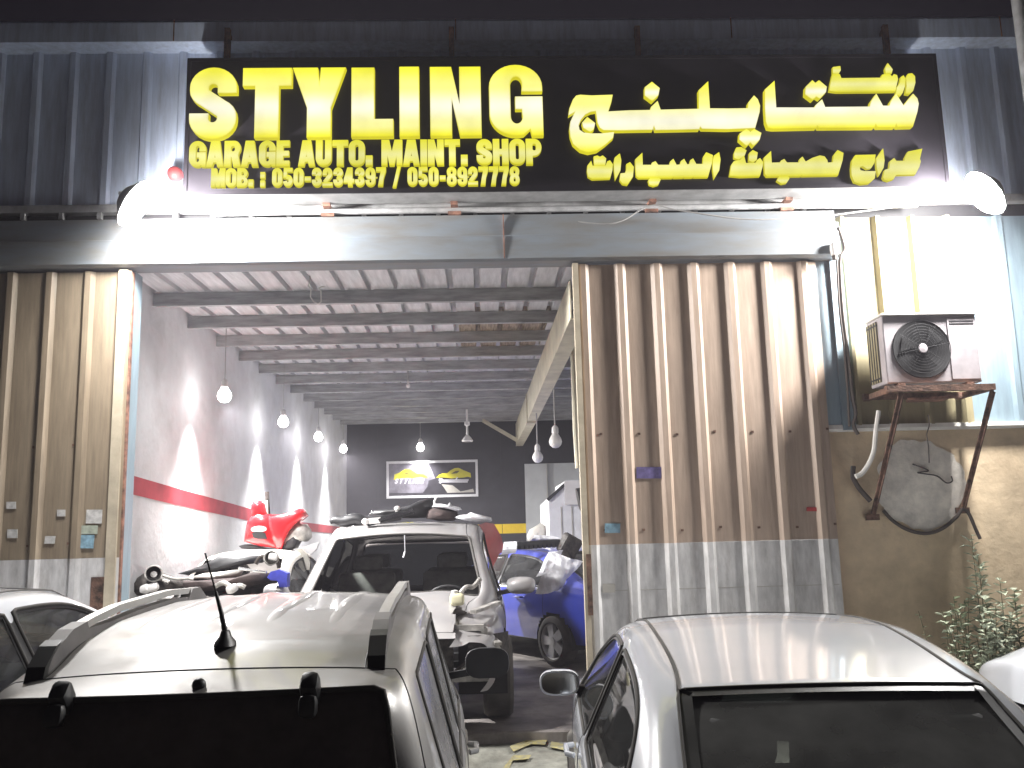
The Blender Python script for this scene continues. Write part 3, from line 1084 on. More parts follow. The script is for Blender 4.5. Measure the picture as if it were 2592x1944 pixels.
def filled(contours, depth, bev, name, grow=0.0):
    """Filled outline -> solid with rounded edge, in the XZ plane facing -y."""
    cu = bpy.data.curves.new(name, 'CURVE')
    cu.dimensions = '2D'
    cu.fill_mode = 'BOTH'
    cu.extrude = depth / 2
    cu.bevel_depth = bev
    cu.bevel_resolution = 2
    cu.offset = grow - bev
    for c in contours:
        sp = cu.splines.new('POLY')
        sp.points.add(len(c) - 1)
        for p, q in zip(sp.points, c):
            p.co = (q[0], q[1], 0, 1)
        sp.use_cyclic_u = True
    ob = bpy.data.objects.new(name, cu)
    COL.objects.link(ob)
    dg = bpy.context.evaluated_depsgraph_get()
    me = bpy.data.meshes.new_from_object(ob.evaluated_get(dg))
    bpy.data.objects.remove(ob)
    bpy.data.curves.remove(cu)
    me.transform(Matrix.Rotation(R(90), 4, 'X'))
    me.materials.clear()
    me.use_auto_texspace = True
    me.update()
    me.name = name
    return me


def dedupe(c):
    out = []
    for p in c:
        if not out or (abs(p[0] - out[-1][0]) + abs(p[1] - out[-1][1])) > 1e-5:
            out.append((p[0], p[1]))
    if abs(out[0][0] - out[-1][0]) + abs(out[0][1] - out[-1][1]) < 1e-5: out.pop()
    return out


def put_letter(contours, m, depth, bev, parent, origin, name='letter', grow=0.0):
    # overlapping contours (not holes) go in as separate fills joined in one letter
    me = filled([dedupe(c) for c in contours], depth, bev, name, grow)
    o = link(name, me, m, parent)
    o.location = origin
    return o


def add_text(ch, x0, x1, z0, z1, m, depth, bev, s, origin, parent, y, grow=0.0):
    w, cs = glyph(ch, s)
    if not cs: return
    sx, sz = (x1 - x0) / w, (z1 - z0)
    cs = [[(x0 + p[0] * sx - origin.x, z0 + p[1] * sz - origin.z) for p in c] for c in cs]
    if ch in '235:':        # stacked strokes, not holes
        for i, c in enumerate(cs):
            o = put_letter([c], m, depth + .001 * i, bev, parent, (0, y - origin.y, 0), grow=grow)
    else:
        put_letter(cs, m, depth, bev, parent, (0, y - origin.y, 0), grow=grow)


# large English word: measured letter boxes
YL = SY - .028
for ch, (a, b, c, d) in zip('STYLING', [(479, 175, 604, 357), (613, 176, 741, 353), (740, 175, 877, 352), (890, 175, 996, 350), (1012, 173, 1061, 349), (1090, 173, 1216, 348), (1240, 168, 1370, 348)]):
    p, q = W(a, c + (d - 0) * 0, y=YL), W(b, d, y=YL) if False else None
    A = W(a, d, y=YL)
    B = W(c, b, y=YL)
    st = {'S': .235, 'T': .275, 'Y': .28, 'L': .275, 'I': .275, 'N': .245, 'G': .235}[ch]
    if ch == 'I': st = .27
    add_text(ch, A.x, B.x, A.z, B.z, M['lit_letter'], .05, .016, st, SO, sign, YL)


def text_line(txt, pl, pr_, hl, s, m, gap=.055, space=.30, bev=.006):
    """pl/pr: bottom-left and bottom-right photo points, hl: top-left photo point."""
    A, B, T = W(*pl, y=YL), W(*pr_, y=YL), W(*hl, y=YL)
    hgt = T.z - A.z
    tot = 0
    for ch in txt:
        tot += (space if ch == ' ' else glyph(ch, s)[0] + gap)
    k = (B.x - A.x) / (tot - gap)
    xx = 0
    for ch in txt:
        if ch == ' ':
            xx += space
            continue
        w = glyph(ch, s)[0]
        f = xx / tot
        zb = A.z + (B.z - A.z) * f
        add_text(ch, A.x + xx * k, A.x + (xx + w) * k, zb, zb + hgt, m, .03, bev, s, SO, sign, YL + .008, grow=.0035)
        xx += w + gap


text_line('GARAGE AUTO. MAINT. SHOP', (479, 423), (1371, 416), (479, 359), .225, M['lit_small'])
text_line('MOB. : 050-3234397 / 050-8927778', (535, 474), (1315, 468), (535, 428), .215, M['lit_small'], gap=.075, space=.36, bev=.004)

# Arabic lettering, outlines measured on the sign face (two photo crops A and B)
def ax(p): return (1420 + p[0] * .22604, 140 + p[1] * .22604)
def bx(p): return (1880 + p[0] * .22604, 140 + p[1] * .22604)


arabic_big = [
    (ax, [(80, 690), (90, 610), (130, 510), (165, 468), (210, 458), (340, 466), (575, 458), (560, 540), (525, 645), (760, 632), (990, 628), (1000, 595), (1075, 525), (1110, 625), (1300, 620), (1535, 615), (1530, 410), (1640, 305), (1660, 610), (1850, 612), (2080, 608), (2085, 545), (2150, 465), (2195, 510), (2220, 580), (2215, 650), (2185, 760), (2165, 832), (1850, 845), (1570, 840), (1550, 812), (1540, 845), (1050, 855), (1035, 800), (1020, 852), (620, 858), (470, 855), (430, 830), (402, 770), (390, 680), (385, 640), (330, 650), (270, 680), (220, 740), (195, 800), (205, 850), (250, 880), (330, 890), (450, 890), (590, 875), (580, 940), (490, 1020), (400, 1085), (300, 1105), (210, 1080), (130, 1010), (100, 930), (90, 840), (100, 760), (130, 695), (160, 640)]),
    (ax, [(230, 770), (290, 705), (380, 775), (365, 845), (325, 880), (245, 830)]),
    (ax, [(930, 375), (1010, 312), (1100, 385), (1085, 465), (1015, 535), (930, 470)]),
    (ax, [(1990, 890), (2065, 838), (2110, 870), (2150, 838), (2235, 885), (2215, 960), (2145, 1035), (2110, 990), (2070, 1035), (1985, 960)]),
    (bx, [(235, 400), (345, 300), (365, 600), (790, 600), (800, 575), (875, 508), (910, 595), (1200, 592), (1405, 590), (1420, 530), (1480, 445), (1555, 580), (1625, 580), (1640, 530), (1700, 445), (1785, 580), (1820, 530), (1890, 445), (1940, 500), (1955, 560), (1940, 650), (1890, 815), (1715, 820), (1705, 775), (1690, 822), (1490, 822), (1475, 775), (1460, 825), (835, 830), (825, 795), (812, 830), (330, 840), (270, 830), (245, 760), (235, 600)]),
    (bx, [(690, 370), (765, 295), (800, 325), (840, 295), (930, 370), (920, 430), (850, 505), (810, 480), (770, 520), (685, 455)]),
]
arabic_small = [
    (bx, [(970, 400), (985, 310), (1005, 220), (1080, 220), (1098, 265), (1550, 260), (1560, 225), (1600, 218), (1640, 218), (1670, 250), (1690, 220), (1720, 230), (1730, 270), (1700, 405), (1400, 410), (1050, 412)]),
    (bx, [(1010, 140), (1085, 130), (1090, 170), (1065, 212), (1010, 205)]),
    (bx, [(1595, 150), (1620, 100), (1645, 130), (1670, 165), (1660, 205), (1600, 208)]),
    (bx, [(1715, 440), (1725, 370), (1760, 310), (1770, 250), (1795, 235), (1815, 270), (1806, 350), (1785, 420), (1755, 460)]),
    (bx, [(1822, 430), (1835, 350), (1828, 260), (1850, 215), (1890, 210), (1920, 240), (1925, 310), (1900, 400), (1862, 438)]),
    (ax, [(300, 1240), (335, 1195), (350, 1245), (500, 1245), (520, 1195), (545, 1185), (575, 1225), (570, 1290), (545, 1380), (350, 1388), (305, 1360), (295, 1300)]),
    (ax, [(370, 1140), (405, 1130), (435, 1145), (465, 1130), (500, 1160), (490, 1235), (375, 1235)]),
    (ax, [(595, 1200), (605, 1150), (655, 1110), (670, 1180), (660, 1290), (610, 1385), (598, 1290)]),
    (ax, [(660, 1400), (670, 1330), (720, 1325), (735, 1280), (735, 1225), (770, 1205), (810, 1255), (800, 1360), (740, 1450), (690, 1440)]),
    (ax, [(835, 1170), (905, 1105), (910, 1235), (1010, 1235), (1020, 1210), (1055, 1195), (1085, 1235), (1215, 1235), (1225, 1195), (1255, 1170), (1290, 1235), (1335, 1230), (1345, 1190), (1375, 1170), (1410, 1230), (1440, 1225), (1450, 1180), (1475, 1165), (1510, 1225), (1590, 1225), (1595, 1140), (1625, 1095), (1695, 1125), (1680, 1220), (1640, 1365), (1490, 1367), (1480, 1350), (1470, 1368), (1385, 1370), (1375, 1352), (1365, 1370), (1265, 1372), (1255, 1355), (1245, 1373), (870, 1375), (845, 1355), (838, 1280)]),
    (ax, [(980, 1405), (1000, 1380), (1095, 1380), (1110, 1395), (1085, 1450), (1035, 1465), (990, 1450)]),
    (ax, [(1702, 1180), (1715, 1130), (1765, 1095), (1780, 1170), (1765, 1290), (1715, 1375), (1702, 1290)]),
    (bx, [(-145, 1350), (-125, 1230), (-100, 1195), (-30, 1180), (10, 1135), (30, 1215), (150, 1210), (160, 1180), (190, 1160), (220, 1200), (215, 1250), (185, 1355), (-30, 1362)]),
    (bx, [(-95, 1100), (-70, 1040), (-20, 1035), (35, 1070), (15, 1125), (-50, 1170), (-95, 1150)]),
    (bx, [(75, 1100), (110, 1070), (160, 1095), (150, 1170), (110, 1200), (70, 1180)]),
    (bx, [(240, 1150), (310, 1085), (318, 1210), (420, 1208), (430, 1185), (460, 1170), (490, 1208), (630, 1208), (640, 1165), (665, 1145), (700, 1200), (780, 1155), (860, 1130), (910, 1140), (940, 1180), (945, 1210), (1010, 1205), (1020, 1120), (1060, 1070), (1120, 1100), (1110, 1180), (1060, 1345), (665, 1352), (655, 1335), (645, 1353), (270, 1358), (248, 1330)]),
    (bx, [(385, 1405), (405, 1364), (505, 1364), (515, 1385), (485, 1430), (435, 1440)]),
    (bx, [(1215, 1270), (1225, 1180), (1260, 1125), (1480, 1120), (1465, 1210), (1430, 1265), (1390, 1272), (1340, 1240), (1300, 1250), (1310, 1295), (1360, 1305), (1480, 1305), (1470, 1380), (1410, 1435), (1320, 1445), (1250, 1420), (1220, 1350)]),
    (bx, [(1495, 1160), (1565, 1060), (1580, 1180), (1570, 1260), (1520, 1345), (1500, 1260)]),
    (bx, [(1570, 1370), (1590, 1290), (1640, 1275), (1650, 1190), (1690, 1160), (1715, 1190), (1810, 1190), (1815, 1150), (1850, 1085), (2000, 1055), (1975, 1165), (1985, 1190), (1970, 1250), (1925, 1335), (1710, 1340), (1680, 1390), (1630, 1408), (1585, 1395)]),
]
for fn, poly in arabic_big:
    q = [W(*fn(p), y=YL) - SO for p in poly]
    put_letter([[(v.x, v.z) for v in q]], M['lit_letter'], .05, .010, sign, (0, YL - SO.y, 0))
for fn, poly in arabic_small:
    q = [W(*fn(p), y=YL) - SO for p in poly]
    put_letter([[(v.x, v.z) for v in q]], M['lit_small'], .03, .004, sign, (0, YL + .008 - SO.y, 0), grow=.004)

# ------------------------------------------------------------------ flood lamps on the ends of the sign
def flood(label, pos, n, armto):
    n = Vector(n).normalized()
    q = n.to_track_quat('-Z', 'Y')
    t = thing('flood_lamp', label, 'flood light', pos, q.to_euler(), 'flood lamps at the ends of the sign')
    mb = MB()
    mb.lathe([(.001, .10), (.06, .098), (.09, .085), (.14, .045), (.186, .012), (.19, -.004), (.15, .0)], 28)
    mb.build('housing', M['rail_grey'], t, smooth=True)
    mb = MB()
    mb.lathe([(.188, .004), (.206, .002), (.208, -.012), (.196, -.016)], 32)
    mb.build('rim', M['galv'], t, smooth=True)
    mb = MB()
    mb.lathe([(.200 * math.cos(k * math.pi / 16), -.010 - .075 * math.sin(k * math.pi / 16)) for k in range(8)] + [(.001, -.085)], 32)
    mb.build('lens', M['flood'], t, smooth='all')
    inv = (Matrix.Translation(pos) @ q.to_matrix().to_4x4()).inverted()
    a = inv @ Vector(armto)
    mb = MB()
    mb.tube([(0, 0, .06), (0, 0, .12), a * .6 + Vector((0, 0, .06)), a], .022, 8)
    mb.build('arm', M['galv'], t, smooth=True)
    return t


pl = W(338, 512, y=6.80)
pr = W(2497, 486, y=6.80)
flood('glaring flood lamp at the left end of the sign, by the red alarm bell', pl, (.78, .13, -.50), (sx0 + .02, SY + .20, sz0 + .06))
flood('glaring flood lamp at the right end of the sign, above the air conditioner', pr, (-.77, .13, -.54), (sx1 - .02, SY + .20, sz0 + .06))

# ------------------------------------------------------------------ garage lamps
def bulb_lamp(label, p, ztop, lit=True, r=.085, group=None, spot=None):
    t = thing('hanging_bulb', label, 'lamp', p, (0, 0, 0), group)
    mb = MB()
    prof = [(.001, -r), (r * .5, -r * .88), (r * .86, -r * .5), (r, 0), (r * .88, r * .5), (r * .6, r * .95), (r * .42, r * 1.25)]
    mb.lathe(prof, 20)
    mb.build('bulb', M['bulb'] if lit else M['porcelain'], t, smooth='all')
    mb = MB()
    mb.lathe([(r * .44, r * 1.22), (r * .52, r * 1.3), (r * .5, r * 2.1), (r * .3, r * 2.4), (.012, r * 2.5)], 16)
    mb.build('socket', M['porcelain'], t, smooth=True)
    mb = MB()
    mb.tube([(0, 0, r * 2.45), (0, 0, ztop - p[2])], (.004 if lit else .012), 6)
    mb.build('cord', M['cable'], t)
    if spot:
        for (nm, en, ang, bl, rot) in spot:
            ld = bpy.data.lights.new(nm, 'SPOT')
            ld.energy = en
            ld.color = (1.0, .985, .97)
            ld.spot_size = R(ang)
            ld.spot_blend = bl
            ld.shadow_soft_size = .05
            lo = bpy.data.objects.new(nm, ld)
            COL.objects.link(lo)
            lo.parent = t
            lo.location = (0, 0, -r - .03)
            lo.rotation_euler = rot
    return t


for i, ((px, py), nm) in enumerate(zip([(568, 1002), (717, 1069), (806, 1107), (869, 1137)],
                                       ['lit bulb on the white wall nearest the tan door', 'second lit bulb along the white wall from the door', 'third lit bulb along the white wall from the door', 'last lit bulb on the white wall, beside the dark back wall'])):
    p = W(px, py, x=-2.70)
    bulb_lamp(nm, p, roof_z(p.y) + .10, True, .072, 'lit bulbs along the white wall', spot=[('lamp_beam', 42, 70, .9, (0, R(24), 0)), ('lamp_spread', 480, 140, 1.0, (0, R(-38), 0))])
p = W(1064, 1133, y=YB - .35)
bulb_lamp('lit bulb on the dark back wall above the framed poster', p, roof_z(p.y) + .1, True, .085, None, spot=[('lamp_beam', 100, 120, .8, (R(10), 0, 0))])
p = W(1406, 1118, y=11.5)
bulb_lamp('unlit white bulb hanging right of the rafter, nearer the brown door', p, roof_z(p.y) + .1, False, .085)
p = W(1361, 1158, y=14.0)
bulb_lamp('unlit white bulb hanging close to the rafter end', p, roof_z(p.y) + .1, False, .085)
p = W(1033, 977, y=12.4)
bulb_lamp('tiny unlit bulb fixed under the roof in mid garage', p, roof_z(p.y) + .1, False, .03)
# bell-shaped pendant
p = W(1183, 1118, y=17.2)
t = thing('pendant_lamp', 'white bell shaped pendant on a short stem near the back of the roof', 'lamp', p)
mb = MB(); mb.lathe([(.10, 0), (.11, .02), (.07, .08), (.035, .12), (.001, .13)], 20); mb.build('lamp_shade', M['porcelain'], t, smooth=True)
mb = MB(); mb.tube([(0, 0, .12), (0, 0, roof_z(17.2) - p.z)], .022, 10); mb.build('stem', M['porcelain'], t, smooth=True)
mb = MB(); mb.lathe([(.02, .30), (.055, .32), (.05, .38), (.02, .40)], 16); mb.build('cap', M['porcelain'], t, smooth=True)
# bright wire loop hanging by the header
t = thing('wire_loop', 'bright bent wire loop hanging behind the door header', 'wire', (0, 0, 0))
mb = MB()
mb.tube([W(a, b, y=7.9) for a, b in ((785, 690), (784, 716), (781, 722), (787, 732), (786, 752), (794, 764), (805, 769), (813, 764), (812, 736), (808, 730), (814, 726), (821, 727))], .007, 6)
mb.build('wire', M['white_pvc'], t, smooth=True)
mb = MB()
mb.tube([W(788, 690, y=7.9), W(788, 600, y=7.9)], .004, 5)
mb.build('hook', M['cable'], t)
# pipe hanging by the brown door inside the garage
mb = MB()
mb.tube([W(1449, 880, y=9.2), W(1456, 1090, y=9.2), W(1462, 1185, y=9.2)], .025, 8)
tag(mb.build('hanging_pipe', M['rafter'], smooth=True), 'dull pipe hanging down inside the garage beside the brown door edge', 'pipe')

# ------------------------------------------------------------------ framed poster on the back wall
PYY = YB - .05
A, B = W(978, 1262, y=PYY), W(1209, 1163, y=PYY)
po = thing('framed_poster', 'white framed poster with two yellow car emblems on the dark back wall', 'poster', A)


def pput(nm, mb, m, parent=po):
    mb.v = [v - A for v in mb.v]
    return mb.build(nm, m, parent)


fw = .055
mb = MB()
mb.span((A.x, PYY, A.z), (B.x, PYY + .045, A.z + fw)).span((A.x, PYY, B.z - fw), (B.x, PYY + .045, B.z))
mb.span((A.x, PYY, A.z + fw), (A.x + fw, PYY + .045, B.z - fw)).span((B.x - fw, PYY, A.z + fw), (B.x, PYY + .045, B.z - fw))
pput('frame', mb, M['frame_white'])
mb = MB()
mb.span((A.x + fw, PYY + .02, A.z + fw), (B.x - fw, PYY + .035, B.z - fw))
pput('sheet', mb, M['poster'])


def pz(p): return (940 + p[0] * .14467, 1130 + p[1] * .14467)


def pshape(nm, poly, m, d):
    mb = MB()
    mb.prism([W(*pz(p), y=PYY + .0195 - d) for p in poly], (0, .001, 0))
    return pput(nm, mb, m)


pshape('print', [(310, 300), (1000, 300), (1120, 560), (1000, 600), (980, 700), (900, 815), (310, 815)], M['poster_grey'], .001)
pshape('print', [(1230, 660), (1420, 680), (1560, 790), (1780, 740), (1800, 800), (1330, 812)], M['card'], .001)
pshape('emblem', [(390, 590), (405, 490), (480, 465), (540, 425), (600, 400), (670, 398), (730, 425), (800, 480), (860, 478), (920, 492), (990, 545), (930, 550), (860, 530), (780, 545), (720, 560), (640, 545), (560, 560), (480, 560)], M['print_yellow'], .003)
pshape('emblem', [(1135, 550), (1180, 500), (1240, 472), (1330, 465), (1390, 415), (1460, 380), (1530, 375), (1620, 420), (1735, 465), (1745, 545), (1690, 530), (1600, 545), (1500, 550), (1400, 560), (1300, 545), (1220, 540)], M['print_yellow'], .003)
pshape('emblem_window', [(1390, 480), (1470, 430), (1545, 425), (1500, 470)], M['print_dark'], .005)
pshape('emblem_window', [(560, 480), (640, 445), (700, 470), (600, 490)], M['print_dark'], .005)
# white wording under the emblems: STYLING left, its Arabic counterpart right
xx = 400
for ch in 'STYLING':
    w, cs = glyph(ch, .20)
    kx, kz = 95, 95
    cs2 = []
    for c in cs:
        q = [W(*pz((xx + p[0] * kx + p[1] * 28, 655 - p[1] * kz)), y=PYY + .0135) - A for p in c]
        cs2.append([(v.x, v.z) for v in q])
    o = put_letter(cs2, M['print_white'], .002, .0, po, (0, PYY + .0135 - A.y, 0))
    xx += w * kx + 26
for poly in ([(1180, 600), (1185, 560), (1240, 555), (1250, 580), (1700, 575), (1700, 602)], [(1195, 630), (1200, 610), (1690, 605), (1685, 632)], [(1180, 640), (1210, 590), (1230, 600), (1215, 650)], [(1470, 575), (1500, 535), (1515, 540), (1495, 580)]):
    pshape('letter', poly, M['print_white'], .006)

# ------------------------------------------------------------------ alarm bell, junction box, cables, small fitting
p = W(443, 440, y=7.36)
t = thing('alarm_bell', 'red alarm bell on the cladding beside the left end of the sign', 'alarm bell', p, (R(90), 0, 0))
mb = MB(); mb.lathe([(.001, .055), (.03, .052), (.055, .035), (.066, .0), (.066, -.03)], 24); mb.build('bell', M['alarm_red'], t, smooth=True)
mb = MB(); mb.box((0, 0, -.07), (.09, .09, .10), bev=.01); mb.build('base', M['white_pvc'], t)
p = W(583, 532, y=7.12)
t = thing('junction_box', 'small white slotted box under the left end of the sign', 'electrical box', p)
mb = MB(); mb.box((0, 0, 0), (.07, .05, .065), bev=.005); mb.build('box', M['white_pvc'], t)
mb = MB()
for dx in (-.02, -.005): mb.box((dx, -.026, 0), (.006, .004, .05))
mb.build('slot', M['trim'], t)


def cable(name, label, pts, y, r, m, cat='cable', n=6):
    mb = MB()
    mb.tube([W(a, b, y=(y if not isinstance(y, (list, tuple)) else y[i])) for i, (a, b) in enumerate(pts)], r, n)
    return tag(mb.build(name, m, smooth=True), label, cat)


def smooth_pts(pts, k=6):
    out = []
    P = [pts[0]] + list(pts) + [pts[-1]]
    for i in range(1, len(P) - 2):
        for s in range(k):
            t = s / k
            a, b, c, d = P[i - 1], P[i], P[i + 1], P[i + 2]
            out.append(tuple(.5 * (2 * b[j] + (c[j] - a[j]) * t + (2 * a[j] - 5 * b[j] + 4 * c[j] - d[j]) * t * t + (3 * b[j] - a[j] - 3 * c[j] + d[j]) * t ** 3) for j in range(len(b))))
    out.append(pts[-1])
    return out


cable('slack_wire', 'thin slack wire drooping under the sign to the right flood lamp', smooth_pts([(1463, 561), (1527, 567), (1577, 558), (1647, 520), (1716, 532), (1875, 554), (2000, 553), (2120, 543), (2290, 520)]), 7.20, .006, M['cable'])
cable('black_conduit', 'black cable running down the corner post to the air conditioner', smooth_pts([(2121, 575), (2137, 628), (2126, 660), (2132, 781), (2145, 890), (2157, 1000), (2166, 1046), (2160, 1075), (2172, 1100)]), 7.37, .016, M['hose'])
cable('black_conduit', 'second thinner dark cable beside the corner post', smooth_pts([(2118, 655), (2125, 781), (2138, 890), (2146, 1000), (2150, 1080)]), 7.37, .010, M['hose'])
p = W(2111, 633, y=7.26)
t = thing('wall_fitting', 'small white lamp fitting at the right end of the door header', 'lamp fitting', p)
mb = MB(); mb.lathe([(.001, -.05), (.026, -.045), (.034, 0), (.03, .05), (.012, .07)], 16); mb.build('body', M['porcelain'], t, smooth=True)
mb = MB(); mb.lathe([(.001, -.09), (.02, -.085), (.022, -.05)], 12); mb.bar((0, 0, .05), (0, .12, .07), .02, .02); mb.build('mount', M['hose'], t, smooth=True)

# ------------------------------------------------------------------ air conditioner on its bracket
AY = 7.02
a0, a1 = W(2247, 981, y=AY), W(2488, 969, y=AY)
a2 = W(2231, 809, y=AY)
aw, ah, ad = a1.x - a0.x, a2.z - a0.z, .30
AX, AZ = (a0.x + a1.x) / 2, (a0.z + a1.z) / 2 + .02
ac = thing('air_conditioner', 'aged outdoor air conditioner unit on a rusty wall bracket', 'air conditioner', (AX, AY, AZ))
mb = MB()
mb.box((0, ad / 2, ah / 2), (aw, ad, ah), bev=.012)
mb.build('casing', M['ac_white'], ac)
mb = MB()
mb.box((0, ad / 2 - .01, ah + .008), (aw + .02, ad + .03, .018), bev=.004)
mb.build('lid', M['white_pvc'], ac)
fx, fz, fr = -aw / 2 + .31, ah * .50, .225
mrot = Matrix.Translation((fx, -.006, fz)) @ Matrix.Rotation(R(90), 4, 'X')
mb = MB()
mb.lathe([(.001, -.001), (fr, -.001), (fr + .012, .004), (fr + .018, -.004)], 40, mrot)
mb.build('fan_opening', M['dark'], ac, smooth=True)
mb = MB()
for k in range(3):
    a0_ = k * 2 * math.pi / 3 + .5
    pts = []
    for s in range(6):
        rr_ = .04 + .15 * s / 5
        pts.append((a0_ + .25 * s / 5, rr_))
    vs = []
    for a, rr_ in pts:
        vs += [mrot @ Vector((rr_ * math.cos(a - .35), rr_ * math.sin(a - .35), .004)), mrot @ Vector((rr_ * math.cos(a + .45), rr_ * math.sin(a + .45), .010))]
    mb.add(vs, [(2 * i, 2 * i + 1, 2 * i + 3, 2 * i + 2) for i in range(5)])
mb.build('fan_blades', M['dark'], ac)
mb = MB()
for k in range(1, 10):
    rr_ = fr * k / 10
    mb.tube([mrot @ Vector((rr_ * math.cos(a * math.pi / 18), rr_ * math.sin(a * math.pi / 18), .018)) for a in range(37)], .0016, 4, caps=False)
for k in range(8):
    a = k * math.pi / 4 + .2
    mb.tube([mrot @ Vector((.03 * math.cos(a), .03 * math.sin(a), .02)), mrot @ Vector((fr * math.cos(a), fr * math.sin(a), .016))], .0018, 4)
mb.build('fan_guard', M['dark'], ac)
mb = MB()
mb.lathe([(.001, .026), (.034, .024), (.04, .014)], 20, mrot)
mb.build('hub', M['ac_white'], ac, smooth=True)
mb = MB()
mb.box((aw / 2 - .13, -.004, ah / 2), (.235, .008, ah - .05), bev=.003)
mb.build('side_panel', M['ac_white'], ac)
mb = MB()
for k in range(2):
    mb.box((aw / 2 - .13, -.009, ah - .055 - .022 * k), (.20, .004, .008))
mb.build('panel_groove', M['trim'], ac)
mb = MB()
mb.box((-aw / 2 - .003, ad / 2 + .03, ah / 2), (.006, .19, ah - .06))
mb.build('fin_opening', M['cream_clad'], ac)
mb = MB()
for k in range(5):
    mb.box((-aw / 2 - .008, ad / 2 - .06 + .045 * k, ah / 2), (.006, .008, ah - .06))
for zz in (.06, ah - .06):
    mb.box((-aw / 2 - .009, ad / 2 + .03, zz), (.006, .2, .012))
mb.build('fin_bar', M['trim'], ac)
mb = MB()
for sx_ in (-1, 1):
    mb.box((sx_ * aw * .36, ad / 2, -.012), (.06, ad + .04, .022))
mb.build('foot', M['rust'], ac)
# bracket
bz = AZ - .026
br = thing('wall_bracket', 'rusty angle iron bracket with two long struts under the air conditioner', 'bracket', (AX, 7.45, bz))


def bput(nm, mb, m, smooth=False):
    o_ = Vector((AX, 7.45, bz))
    mb.v = [v - o_ for v in mb.v]
    return mb.build(nm, m, br, smooth)


xl, xr_ = AX - aw / 2 + .02, AX + aw / 2 + .04
yf = AY - .05
for nm, a, b in (('front_rail', (xl - .06, yf, bz - .025), (xr_ + .02, yf, bz - .025)), ('back_rail', (xl - .06, 7.40, bz - .025), (xr_ + .02, 7.40, bz - .025))):
    mb = MB(); mb.bar(a, b, .045, .05); bput(nm, mb, M['rust'])
for xx in (xl, xr_):
    mb = MB(); mb.bar((xx, yf + .024, bz - .028), (xx, 7.49, bz - .028), .045, .045); bput('side_rail', mb, M['rust'])
for xx, (px, py) in ((xl + .06, (2209, 1300)), (xr_, (2437, 1283))):
    q = W(px, py, y=7.47)
    mb = MB()
    mb.bar((xx, yf + .005, bz - .05), q, .032, .010).bar(Vector((xx, yf + .005, bz - .05)) + Vector((.016, 0, -.012)), q + Vector((.012, 0, -.010)), .010, .032)
    bput('strut', mb, M['rust'])
    mb = MB()
    mb.box(q + Vector((0, .01, -.03)), (.11, .03, .05))
    bput('wall_plate', mb, M['rust'])
mb = MB()
mb.prism([(AX - .10, 7.30, bz - .055), (AX + .22, 7.20, bz - .055), (AX + .24, 7.42, bz - .055), (AX - .05, 7.44, bz - .055)], (0, 0, -.02))
bput('deck_board', mb, M['rust_post'])
# drain pipe, shadow arc, loose wires
cable('drain_pipe', 'white drain pipe hanging below the left of the air conditioner', smooth_pts([(2224, 1040), (2217, 1090), (2212, 1140), (2200, 1172), (2182, 1198), (2166, 1206)]), [7.25] * 31, .020, M['white_pvc'], 'pipe', 8)
cable('black_hose', 'short black hose elbow at the lower end of the white drain pipe', smooth_pts([(2160, 1180), (2159, 1205), (2166, 1222), (2178, 1240), (2203, 1268)]), 7.42, .022, M['hose'], 'hose', 8)
loop = smooth_pts([(2236, 1292), (2260, 1318), (2300, 1342), (2345, 1350), (2385, 1338), (2420, 1310), (2436, 1290), (2452, 1300), (2470, 1340), (2481, 1364)])  # arc of shadow on the plaster, modelled as a dark tube
cable('shadow_arc', 'dark tube laid along the arc of a hose shadow between the two bracket struts', loop, 7.465, .015, M['hose'], 'hose', 8)
cable('loose_wire', 'loose tangle of thin wire on the plaster below the air conditioner', smooth_pts([(2310, 1175), (2330, 1182), (2350, 1192), (2322, 1196), (2345, 1200), (2372, 1205), (2395, 1222), (2410, 1218), (2408, 1205)]), 7.47, .006, M['hose'])
cable('hanging_wire', 'thin black wire hanging under the air conditioner deck', smooth_pts([(2349, 1050), (2352, 1075), (2346, 1100), (2350, 1130), (2352, 1172)]), 7.40, .005, M['hose'])

# ------------------------------------------------------------------ weeds along the wall
def weed(label, base, stems, leaf_len, leaf_w, per, m, seed, spread=.12, grp=None):
    rnd = random.Random(seed)
    t = thing('weed', label, 'plant', base, (0, 0, 0), grp)
    st, lf = MB(), MB()
    for s in range(stems):
        hgt = per[0] * rnd.uniform(.75, 1.0)
        dx, dy = rnd.uniform(-spread, spread), rnd.uniform(-spread, spread * .4)
        bx_, by_ = rnd.uniform(-spread, spread) * .5, rnd.uniform(-spread, spread) * .3
        pts = [Vector((bx_ + dx * (i / 6) ** 1.5, by_ + dy * (i / 6), hgt * i / 6)) for i in range(7)]
        st.tube(pts, .006, 5, rs=[.007 - .0008 * i for i in range(7)])
        for k in range(per[1]):
            f = .12 + .88 * (k + rnd.random()) / per[1]
            i = min(5, int(f * 6))
            p = pts[i].lerp(pts[i + 1], f * 6 - i)
            a = k * 2.4 + rnd.uniform(-.5, .5)
            d = Vector((math.cos(a), math.sin(a) * .9, rnd.uniform(.05, .9))).normalized()
            L_ = leaf_len * rnd.uniform(.6, 1.15) * (1.15 - .5 * f)
            sd = d.cross(Vector((0, 0, 1))).normalized() * leaf_w * rnd.uniform(.7, 1.2)
            droop = Vector((0, 0, -L_ * rnd.uniform(.05, .45)))
            m1 = p + d * L_ * .5
            tip = p + d * L_ + droop
            lf.add([p, m1 + sd, tip, m1 - sd, m1 + Vector((0, 0, -leaf_w * .5))], [(0, 1, 4), (1, 2, 4), (2, 3, 4), (3, 0, 4)])
    st.build('stem', M['stem'], t)
    o = lf.build('foliage', m, t)
    o['kind'] = 'stuff'
    return t


def gpt(px, py, y):
    p = W(px, py, y=y)
    return (p.x, y, gz(y, p.x) - .01)


